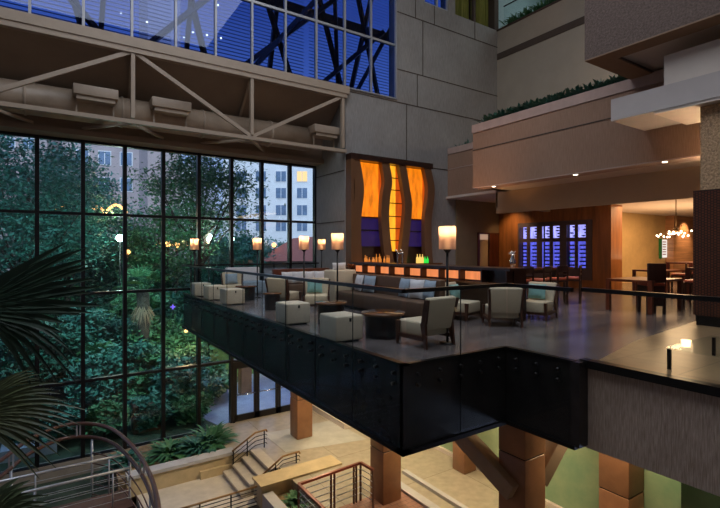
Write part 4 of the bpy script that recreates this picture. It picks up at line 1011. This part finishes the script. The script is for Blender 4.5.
# ================================================================== OUTSIDE
og = MB(); og.box(-60, 60, 18.2, 130, -5.7, -5.35); struct('floor_outside', og, 'dark_ground', 'garden ground outside')
op = MB(); op.prism([(5.6, 18.2), (10.5, 18.2), (13.5, 24), (12.0, 34), (6.0, 34), (9.2, 25), (5.0, 20.5)], -5.35, -5.33); struct('floor_path', op, 'path', 'blue-grey path outside the doors')
dk = MB(); dk.box(-7, 0.2, 19.0, 21.2, -5.33, -4.95); o = dk.build('outdoor_deck', 'path'); tag(o, 'blue-grey plank deck outside the lower left windows', 'deck')
m = MB()
for i in range(9): m.box(-7 + i * .8, -6.96 + i * .8, 19.0, 21.2, -4.95, -4.94)
m.build('plank_gap', 'black', o)
lwn = MB(); lwn.hexa([(4.0, 25, -5.34), (14, 25, -5.34), (14, 34, -5.34), (4.0, 34, -5.34)], [(4.0, 25.5, -5.2), (14, 25.5, -5.2), (14, 34, -2.8), (4.0, 34, -2.8)]); o = lwn.build('lawn_bank', 'grass'); tag(o, 'sloping lawn bank lit yellow-green beyond the path', 'lawn')
# outdoor terracotta pier & wall
tag(MB().box(7.6, 8.1, 21.6, 22.1, -5.35, -1.0).build('outdoor_pier', 'col_terra'), 'terracotta pier outside above the glass doors', 'pier')
tag(MB().box(2.6, 3.7, 19.3, 20.0, -5.35, -4.3).build('outdoor_bench', 'planter_pot', bevel=.03), 'dark brown low box bench outside among the shrubs', 'bench')
# path bollard/round lamp
def tree(name, c, h, rx, rz_, nl, ls, lm, label, trunk=.16, lean=0.0, seed=1, clusters=46, low=0.45, cat='tree'):
    r_ = random.Random(seed); e = empty(name, (c[0], c[1], c[2]), label, cat, None)
    base = Vector(c); top = base + Vector((lean, 0, h * low))
    m = MB(); m.tube([base, base + Vector((lean * .4, 0, h * low * .5)), top, base + Vector((lean * 1.4, .2, h * .8))], [trunk, trunk * .8, trunk * .65, trunk * .25], 9)
    cen = base + Vector((lean, 0, h * (low + 1) / 2)); cl = []
    for k in range(clusters):
        while True:
            q = Vector((r_.uniform(-1, 1), r_.uniform(-1, 1), r_.uniform(-1, 1)))
            if .25 < q.length < 1: break
        p = cen + Vector((q.x * rx, q.y * rx, q.z * rz_)); cl.append(p)
        if k % 3 == 0: m.tube([top + (p - top) * .0 + Vector((0, 0, r_.uniform(-.5, .8) * h * .12)), top + (p - top) * .5 + Vector((0, 0, .1)), p], [trunk * .35, trunk * .2, trunk * .06], 5)
    m.build('trunk', 'bark', e)
    m = MB()
    for p in cl:
        rr = rx * r_.uniform(.22, .42)
        for j in range(int(nl * 2.6) // clusters):
            q = Vector((r_.gauss(0, .62), r_.gauss(0, .62), r_.gauss(0, .36))) * rr; c_ = p + q
            d = Vector((r_.uniform(-1, 1), r_.uniform(-1, 1), r_.uniform(-.7, .3))).normalized(); s_ = d.cross(Vector((r_.uniform(-1, 1), r_.uniform(-1, 1), 1))).normalized()
            l_ = ls * .80 * r_.uniform(.6, 1.4)
            m.add([c_ - d * l_, c_ + s_ * l_ * .42, c_ + d * l_, c_ - s_ * l_ * .42], [(0, 1, 2, 3)])
    m.build('foliage', lm, e); return e
OG = -5.35
def tpos(px, d): v = at(px, 250, d); return (v.x, v.y, OG)
tree('leafy_tree', tpos(22, 25), 13.6, 3.6, 4.6, 7500, .17, 'leaf1', 'large blue-green tree filling the far left window', .25, .2, 1, 70, .35)
tree('leafy_tree', tpos(68, 30), 14.2, 3.2, 4.4, 5500, .18, 'leaf1', 'tall blue-green tree behind the second window bay', .22, .0, 2, 60, .3)
tree('leafy_tree', tpos(96, 36), 10.4, 2.6, 2.8, 4500, .18, 'leaf3', 'dark rounded tree in front of the pale hotel tower', .2, .0, 3, 50, .35)
tree('leafy_tree', tpos(165, 34), 10.6, 3.0, 3.0, 5000, .18, 'leaf2', 'mid green tree left of the big dark branched tree', .2, .0, 4, 50, .35)
tree('leafy_tree', tpos(196, 26), 13.6, 2.9, 3.5, 4600, .14, 'leaf2', 'big dark branched tree in the middle of the window wall', .24, .1, 5, 60, .45)
tree('leafy_tree', tpos(228, 34), 8.6, 2.6, 2.4, 4000, .17, 'leaf1', 'smaller tree in front of the white building', .16, .0, 6, 44, .45)
tree('leafy_tree', tpos(250, 44), 8.6, 3.4, 2.4, 4500, .2, 'leaf1', 'round dark tree low before the white building', .2, .0, 7, 50, .3)
tree('leafy_tree', tpos(285, 50), 8.2, 3.0, 2.2, 3500, .22, 'leaf1', 'distant low tree behind the floor lamps', .2, .0, 8, 40, .3)
tree('leafy_tree', tpos(130, 42), 8.2, 3.6, 2.6, 4500, .2, 'leaf2', 'rounded tree beneath the pale hotel tower', .2, 0, 9, 50, .3)
# understorey
us = [(15, 21.5, 3.2, 'leaf1', 'blue-green bush low at the far left window'), (50, 22, 3.6, 'leaf3', 'dark bush behind the near palm fronds'), (85, 23.5, 4.0, 'leaf1', 'teal bush low in the third window bay'),
      (112, 20.5, 2.6, 'leaf1', 'teal shrub mass outside above the curved guardrail'), (125, 27, 4.4, 'leaf2', 'tall bush left of the outdoor palm'), (170, 28, 4.2, 'leaf3', 'dark bush right of the outdoor palm'),
      (185, 22, 2.4, 'leaf2', 'green shrub outside left of the deck tip'), (158, 20.5, 2.2, 'leaf2', 'green shrub outside below the outdoor palm'), (205, 30, 5.4, 'leaf1', 'bush behind the leftmost floor lamp'), (232, 34, 5.0, 'leaf3', 'dark bush behind the second floor lamp'), (30, 33, 7.4, 'leaf3', 'tall dark hedge tree deep in the left windows'), (105, 36, 7.0, 'leaf1', 'deep teal hedge behind the string lights'), (178, 38, 7.4, 'leaf1', 'broad hedge under the lit pergola'), (60, 38, 8.0, 'leaf1', 'broad hedge tree left of the string lights'), (140, 33, 6.0, 'leaf3', 'dark hedge behind the outdoor palm'), (212, 21.5, 1.6, 'leaf2', 'low green shrub outside by the path'), (100, 20.8, 2.0, 'leaf1', 'teal shrub outside left of the brown box bench'), (140, 21.5, 2.6, 'leaf1', 'round shrub right behind the brown box bench'), (182, 20, 2.3, 'leaf1', 'shrub outside directly above the bed curb'), (168, 24, 3.4, 'leaf2', 'bushy shrub under the deck tip outside'), (62, 16.8, 1.3, 'leaf1', 'low teal shrub outside just behind the curved guardrail'), (105, 17.2, 1.2, 'leaf2', 'low green shrub outside by the fourth window post'), (150, 18.2, 1.2, 'leaf1', 'low shrub outside right of the brown box bench'), (192, 18.8, 1.2, 'leaf2', 'low green shrub outside left of the path'), (22, 16.6, 1.5, 'leaf3', 'low dark shrub outside at the far left'), (8, 30, 7.0, 'leaf2', 'green hedge at the extreme left behind the big tree')]
for i, (px, d, h, lm, lb) in enumerate(us):
    tree('garden_bush', tpos(px, d), h, h * .5, h * .42, 2600, .13 + d * .0022, lm, lb, .06, 0, 30 + i, 30, .12, 'bush')
# outdoor palm
def palm(c, h, n, Lf, label, seed):
    r_ = random.Random(seed); e = empty('outdoor_palm', c, label, 'palm'); base = Vector(c)
    MB().tube([base, base + Vector((.05, 0, h * .5)), base + Vector((0, 0, h))], [.28, .24, .30], 12).build('trunk', 'bark', e)
    m = MB()
    for i in range(n):
        a = r_.uniform(0, 2 * PI); el = r_.uniform(-.5, 1.2); d = Vector((math.cos(a) * math.cos(el), math.sin(a) * math.cos(el), math.sin(el)))
        hub = base + Vector((0, 0, h)) + d * Lf * .55
        m.tube([base + Vector((0, 0, h)), hub], .015, 4)
        frond(m, hub, d, 2.6, 13, Lf * .62, .035, Vector((0, 0, 1)) - d * d.z + Vector((.01, .01, 0)), r_, .3)
    m.build('crown', 'leaf2', e)
    m = MB()
    for i in range(10):
        a = r_.uniform(0, 2 * PI); d = Vector((math.cos(a) * .35, math.sin(a) * .35, -1)).normalized(); frond(m, base + Vector((0, 0, h - .2)) + d * .3, d, 1.2, 7, Lf * .8, .03, Vector((math.cos(a), math.sin(a), .3)), r_, .1)
    m.build('dead_skirt', 'brace', e)
palm(tpos(143, 23), 4.9, 24, 1.5, 'fan palm with shaggy trunk in the middle of the window wall', 4)
palm(tpos(40, 26), 3.2, 20, 1.4, 'shorter fan palm low behind the near fronds', 6)
palm(tpos(98, 22), 1.6, 18, 1.3, 'small fan palm beside the lower windows', 8)
# buildings
def facade(name, c, w, d, h, rz, fm, wins, label, lit=()):
    e = empty(name, c, label, 'building', None, rz)
    L().box(-w / 2, w / 2, 0, d, 0, h).build('walls', fm, e)
    L().box(-w / 2 - .3, w / 2 + .3, -.3, d + .3, h, h + .5).build('cornice', 'facade', e)
    for i, (x, z, ww, hh) in enumerate(wins):
        f = L().box(x - ww / 2, x + ww / 2, -.06, .02, z, z + hh).build('window_frame', 'facade', e)
        p = L(); p.box(x - ww / 2 + .12, x - .06, -.09, -.05, z + .12, z + hh - .12); p.box(x + .06, x + ww / 2 - .12, -.09, -.05, z + .12, z + hh - .12)
        p.build('pane', 'pane_lit' if i in lit else 'pane_dk', f)
    return e
b1 = at(282, 250, 95)
facade('hotel_building', (b1.x, b1.y, OG), 24, 12, 38, -TH, 'facade', [(x, z, 2.3, 2.3) for z in (10.7, 13.9, 17.4, 20.8) for x in (-8.3, -4.3, -.2, 4.1, 8.2)], 'white hotel building with paired windows behind the right windows', (18,))
b2 = at(112, 250, 72)
facade('hotel_tower', (b2.x, b2.y, OG), 13.5, 12, 27.5, -TH + .3, 'facade_pink', [(x, z, 1.8, 2.2) for z in (16, 20, 24) for x in (-4, -1, 2, 5)], 'tan hotel tower rising above the trees at the left')
b2 = at(168, 250, 100)
facade('pale_block', (b2.x, b2.y, OG), 13, 12, 25, -TH, 'facade', [], 'pale windowless block between the hotel tower and the big tree')
b3 = at(10, 250, 75)
facade('distant_block', (b3.x, b3.y, OG), 12, 10, 27, -TH, 'facade_pink', [(x, 23, 1.8, 2) for x in (-3, 0, 3)], 'distant building top at the far left behind the tree')
# red canopy building low right
cb_ = at(297, 250, 40); e = empty('canopy_kiosk', (cb_.x, cb_.y, OG), 'low kiosk with a red-brown roof behind the right windows', 'kiosk', None, -TH)
L().box(-3, 3, 0, 3, 0, 6.0).build('walls', 'facade_pink', e)
L().hexa([(-3.5, -.6, 6.0), (3.5, -.6, 6.0), (3.5, 3.6, 6.0), (-3.5, 3.6, 6.0)], [(-.5, 1.2, 8.0), (2.5, 1.2, 8.2), (2.5, 1.8, 8.2), (-.5, 1.8, 8.0)]).build('roof', 'roof_red', e)
# pergola with lights
pg = at(180, 240, 44); e = empty('lit_pergola', (pg.x, pg.y, OG), 'pergola with a warmly lit roof edge right of centre', 'pergola', None, -TH)
for x in (-1.8, 1.8): L().box(x - .12, x + .12, 0, .3, 0, 7.6).build('post', 'facade_pink', e)
L().box(-2.4, 2.4, -.2, 1.5, 7.3, 7.9).build('roof', 'facade_pink', e); L().box(-2.2, 2.2, -.25, -.2, 7.35, 7.6).build('light_strip', 'string', e)
# string light arcs
for i, (x0, x1, yp) in enumerate(((52, 78, 205), (88, 106, 207), (106, 126, 205))):
    d = 30; e = None; pts = []
    for k in range(13):
        t = k / 12; px = x0 + (x1 - x0) * t; py = yp + 7 * (1 - math.sin(PI * t)) ; pts.append(at(px, py, d - 0.2 * i))
    e = empty('string_lights', tuple(pts[0]), ('arc of warm string lights, leftmost of three', 'arc of warm string lights, middle of three', 'arc of warm string lights, rightmost and longest of three')[i], 'string lights', 'string light arcs among the trees')
    MB().tube(pts, .02, 5).build('cable', 'black', e)
    m = MB()
    for p in pts: m.sphere(tuple(p), .09, 6)
    m.build('bulbs', 'string', e)
def lamp_post(px, py, d, lab, m_='cool_bulb', r=.22):
    p = at(px, py, d); e = empty('street_lamp', (p.x, p.y, OG), lab, 'street lamp', None)
    MB().tube([(p.x, p.y, OG), (p.x, p.y, p.z - r)], .05, 6).build('pole', 'black', e); MB().sphere(tuple(p), r, 10).build('globe', m_, e)
lamp_post(69, 234, 32, 'street lamp with a yellow-white globe among the left trees')
lamp_post(120, 238, 27, 'street lamp with a bright cool globe left of the outdoor palm')
lamp_post(209, 237.5, 27, 'street lamp right of the leftmost floor lamp')
lamp_post(232, 239, 32, 'small street lamp left of the second floor lamp', 'cool_bulb', .16)
lamp_post(274, 245, 40, 'small warm street lamp behind the second floor lamp', 'string', .2)
lamp_post(168, 244, 33, 'warm globe lamp left of the pair under the pergola', 'string', .2)
lamp_post(177, 245, 34, 'warm globe lamp right of its neighbour under the pergola', 'string', .2)
lamp_post(191, 173, 30, 'high white lamp in front of the big dark tree', 'cool_bulb', .13)
lamp_post(128, 252, 32, 'low warm globe lamp left of the outdoor palm', 'string', .16)
p = at(172, 197 + 110, 24); 
for i, (px, py) in enumerate(((186, 331), (150, 352))):
    p = at(px, py, 22.5); o = MB().sphere(tuple(p), .09, 8, .8).build('ground_spotlight', 'string')
    tag(o, ('warm garden spotlight just left of the deck tip', 'warm garden spotlight at the foot of the outdoor palm')[i], 'spotlight')
p = at(173, 307, 24); m = MB(); m.box(p.x - .02, p.x + .02, p.y, p.y + .05, p.z - .12, p.z + .12); m.box(p.x - .12, p.x + .12, p.y, p.y + .05, p.z - .02, p.z + .02)
o = m.build('neon_star', 'violet_led'); tag(o, 'tiny violet neon star glowing among the bushes', 'neon light')
MB().tube([(p.x, p.y + .03, OG), (p.x, p.y + .03, p.z - .12)], .02, 5).build('stake', 'black', o)

# ---- outside the upper glazing: louvres, trusses, building
lv = empty('louvre_screen', (3, 19.2, 7.9), 'blue horizontal louvre screen outside the upper glazing', 'louvres')
for (x0, x1, z0, z1) in ((-9, 3.9, 7.4, 11.6), (4.2, 9.6, 7.4, 13.2), (9.9, 17.5, 7.4, 16.5), (-9, 4.2, 12.6, 18.5), (4.2, 9.6, 14.2, 18.5)):
    m = MB(); z = z0
    while z < z1:
        m.hexa([(x0, 19.0, z), (x1, 19.0, z), (x1, 19.02, z), (x0, 19.02, z)], [(x0, 19.13, z + .085), (x1, 19.13, z + .085), (x1, 19.15, z + .085), (x0, 19.15, z + .085)]); z += .15
    m.build('louvre_panel', 'louvre', lv)
ot = empty('outdoor_roof_truss', (3, 17.4, 8), 'dark steel roof trusses crossing outside the upper glazing', 'truss')
MB().box(-9, 19, 18.2, 18.5, 11.85, 12.2).build('chord', 'mull', ot)
for a, b in (((-3, 16.4, 13), (2.2, 18.3, 8.2)), ((1.4, 18.3, 8.2), (1.8, 16.8, 16)), ((2.2, 18.3, 8.2), (7.6, 16.9, 13.8)), ((3.2, 16.9, 14), (5.2, 18.3, 8.2)), ((5.4, 18.3, 8), (12.2, 16.8, 14.2)), ((8.3, 16.9, 15), (11.4, 18.3, 8.2)),
             ((11.4, 18.3, 8), (14.2, 16.8, 14)), ((11.0, 18.3, 8), (9.8, 16.8, 15)), ((11.4, 18.3, 8), (12.6, 16.8, 16)), ((7.5, 18.3, 8), (7.9, 16.8, 16)), ((13.4, 18.2, 8), (10.6, 17, 15)), ((-4, 18.3, 8), (-1.5, 16.9, 15)), ((-.6, 16.9, 14), (1.2, 18.3, 8)), ((4.2, 18.3, 8), (4.6, 17, 16)), ((5.9, 16.9, 14), (8.9, 18.3, 8.2)), ((6.1, 18.3, 8), (9.6, 17, 12.5)), ((9.0, 18.3, 8), (12.6, 17, 11.5))):
    MB().beam(a, b, .16, .18).build('member', 'mull', ot)
b4 = at(160, 60, 55)
tag(MB().box(9, 12.5, 56, 62, OG, 34).build('office_tower', 'facade_pink'), 'tall pale tower seen through the upper glazing', 'building')
# glowing beads added in place of sparkle reflections in the upper glazing
for i, (px, py) in enumerate(((121, 13), (147, 22), (184, 37), (207, 35), (218, 5), (103, 17), (193, 32), (221, 38))):
    p = at(px, py, 18.5); o = MB().sphere(tuple(p), .045, 6).build('sparkle_bead', 'bulb'); tag(o, 'tiny warm bead standing in for a sparkle reflection in the upper glazing', 'light', 'tiny light points behind the upper glazing')

# ================================================================== LIGHTS
def area(name, loc, rot, sx, sy, w, rgb, spread=None):
    l = bpy.data.lights.new(name, 'AREA'); l.shape = 'RECTANGLE'; l.size = sx; l.size_y = sy; l.energy = w; l.color = rgb
    if spread: l.spread = math.radians(spread)
    o = bpy.data.objects.new(name, l); col.objects.link(o); o.location = loc; o.rotation_euler = [math.radians(a) for a in rot]; return o
def point(name, loc, w, rgb, r=.05):
    l = bpy.data.lights.new(name, 'POINT'); l.energy = w; l.color = rgb; l.shadow_soft_size = r
    o = bpy.data.objects.new(name, l); col.objects.link(o); o.location = loc; return o
def spot(name, loc, tgt, w, rgb, ang=70, blend=.6, r=.05):
    l = bpy.data.lights.new(name, 'SPOT'); l.energy = w; l.color = rgb; l.spot_size = math.radians(ang); l.spot_blend = blend; l.shadow_soft_size = r
    o = bpy.data.objects.new(name, l); col.objects.link(o); o.location = loc
    o.rotation_euler = (Vector(tgt) - Vector(loc)).to_track_quat('-Z', 'Y').to_euler(); return o
WARM = (1.0, .62, .32); NEU = (1.0, .86, .74); COOL = (.55, .68, 1.0)
# roof skylight over the atrium
area('skylight', (3.5, 5.5, 15.6), (0, 0, 0), 11, 14, 1750, (.84, .90, 1.0))
# ground floor warm downlights
for x, y, w in ((8.6, 15.6, 85), (8.7, 12.2, 110), (9.0, 8.5, 110), (6.0, 13.2, 75), (9.6, 5.0, 80)):
    area('deck_downlight', (x, y, -1.25), (0, 0, 0), .6, .6, w, (1.0, .78, .48))
for x, y, w in ((3.2, 10.5, 90), (2.6, 14.0, 90)):
    spot('atrium_downlight', (x, y, 5.2), (x + 1.2, y + .8, GZ), w * 3, (1.0, .82, .58), 60, .8, .2)
# lounge
for x, y in ((13.36, 11.35), (13.36, 5.7), (13.36, 8.5)):
    spot('soffit_spot', (x, y, 3.85), (x, y, 0), 200, WARM, 90, .7)
for y in (14.4, 12.4, 10.3):
    spot('wood_wall_wash', (17.5, y, 3.7), (18.6, y, 1.5), 120, WARM, 100, .9)
area('dining_ceiling_light', (22, 8, 3.35), (0, 0, 0), 6, 4, 420, WARM)
spot('marble_spot', (28.6, 10.4, 3.35), (28.6, 11.4, 2.0), 300, WARM, 80, .8)
area('dining_upward_fill', (21.5, 8.5, 1.2), (180, 0, 0), 4, 3, 150, WARM)  # floating fill added to shine upwards, no fixture here
point('chandelier_light', (chx, chy, cz - .15), 45, WARM, .3)
for p in lamp_pts: point('floor_lamp_light', (p[0], p[1], 1.93), 8, WARM, .04)
area('lounge_warm_fill', (9.9, 10, 3.6), (0, 0, 0), 1, 5, 55, WARM)  # floating fill added to warm the lounge, no fixture above
spot('planter_fill', (11.6, 12.6, 1.3), (13.4, 11.6, 4.6), 260, (1.0, .5, .2), 60, .9, .2)  # spot added for the orange wash on the planter end
area('soffit_fill', (13.2, 3.8, 3.4), (180, -10, 0), 1.6, 1.2, 700, (1.0, .7, .42))  # added fill that brightens the slab underside, not a fitted lamp
point('block_underlight', (17.0, 7.6, 6.7), 120, (1, .85, .62), .2)
area('terrace_skylight', (20.8, 10, 15.8), (0, 0, 0), 2.5, 9, 150, (.8, .95, 1))
# garden lights
for (px, py, d, w, c) in ((120, 238, 26.5, 220, (.75, 1, .85)), (69, 234, 31, 220, (.85, 1, .7)), (209, 238, 26, 120, (.9, .95, .8)), (180, 235, 42, 300, WARM), (185, 330, 22, 120, WARM), (110, 215, 29.5, 160, WARM)):
    v = at(px, py, d); point('garden_light', tuple(v), w, c, .25)
spot('garden_wash', (3.5, 18.4, 4.8), (2.5, 25, -2), 2700, (.55, .9, .85), 110, .9, .3)
spot('garden_wash', (-1.5, 18.4, 4.8), (-2.5, 25, 0), 2300, (.5, .8, .85), 110, .9, .3)
spot('lawn_wash', (8.5, 22.0, -1.5), (8.5, 29, -4.5), 450, (1, .8, .3), 100, .9, .2)
area('door_path_light', (8.0, 20.5, -2.0), (0, 0, 0), 2, 3, 90, (.55, .62, 1.0))

sl = bpy.data.lights.new('dusk_glow', 'SUN'); sl.energy = 4.4; sl.color = (.72, .82, 1.0); sl.angle = math.radians(60)
so_ = bpy.data.objects.new('dusk_glow', sl); col.objects.link(so_); so_.rotation_euler = (math.radians(48), 0, math.radians(-20))
# world: dusk sky
w = bpy.data.worlds.new('dusk'); scene.world = w; w.use_nodes = True; nt = w.node_tree
bg = nt.nodes['Background']; tc = nt.nodes.new('ShaderNodeTexCoord'); sp_ = nt.nodes.new('ShaderNodeSeparateXYZ'); cr = nt.nodes.new('ShaderNodeValToRGB')
nt.links.new(tc.outputs['Generated'], sp_.inputs[0]); nt.links.new(sp_.outputs['Z'], cr.inputs['Fac'])
cr.color_ramp.elements[0].position = 0.0; cr.color_ramp.elements[0].color = (.36, .42, .62, 1)
cr.color_ramp.elements[1].position = .45; cr.color_ramp.elements[1].color = (.065, .11, .29, 1)
e_ = cr.color_ramp.elements.new(.2); e_.color = (.24, .32, .56, 1)
nt.links.new(cr.outputs['Color'], bg.inputs['Color']); bg.inputs['Strength'].default_value = 1.7

# ================================================================== CAMERA
cam = bpy.data.cameras.new('camera'); co = bpy.data.objects.new('camera', cam); col.objects.link(co); scene.camera = co
co.location = (0, 0, 1.6); co.rotation_euler = (PI / 2, 0, -TH); cam.sensor_width = 36; cam.lens = 36 * F / 720; cam.shift_y = -4 / 720
cam.clip_start = .05; cam.clip_end = 500
scene.view_settings.view_transform = 'Standard'; scene.view_settings.look = 'None'; scene.view_settings.gamma = 1; scene.view_settings.use_curve_mapping = False
scene.view_settings.exposure = 0.0
scene.cycles.use_denoising = True
scene.cycles.transparent_max_bounces = 24; scene.cycles.max_bounces = 7; scene.cycles.sample_clamp_indirect = 4
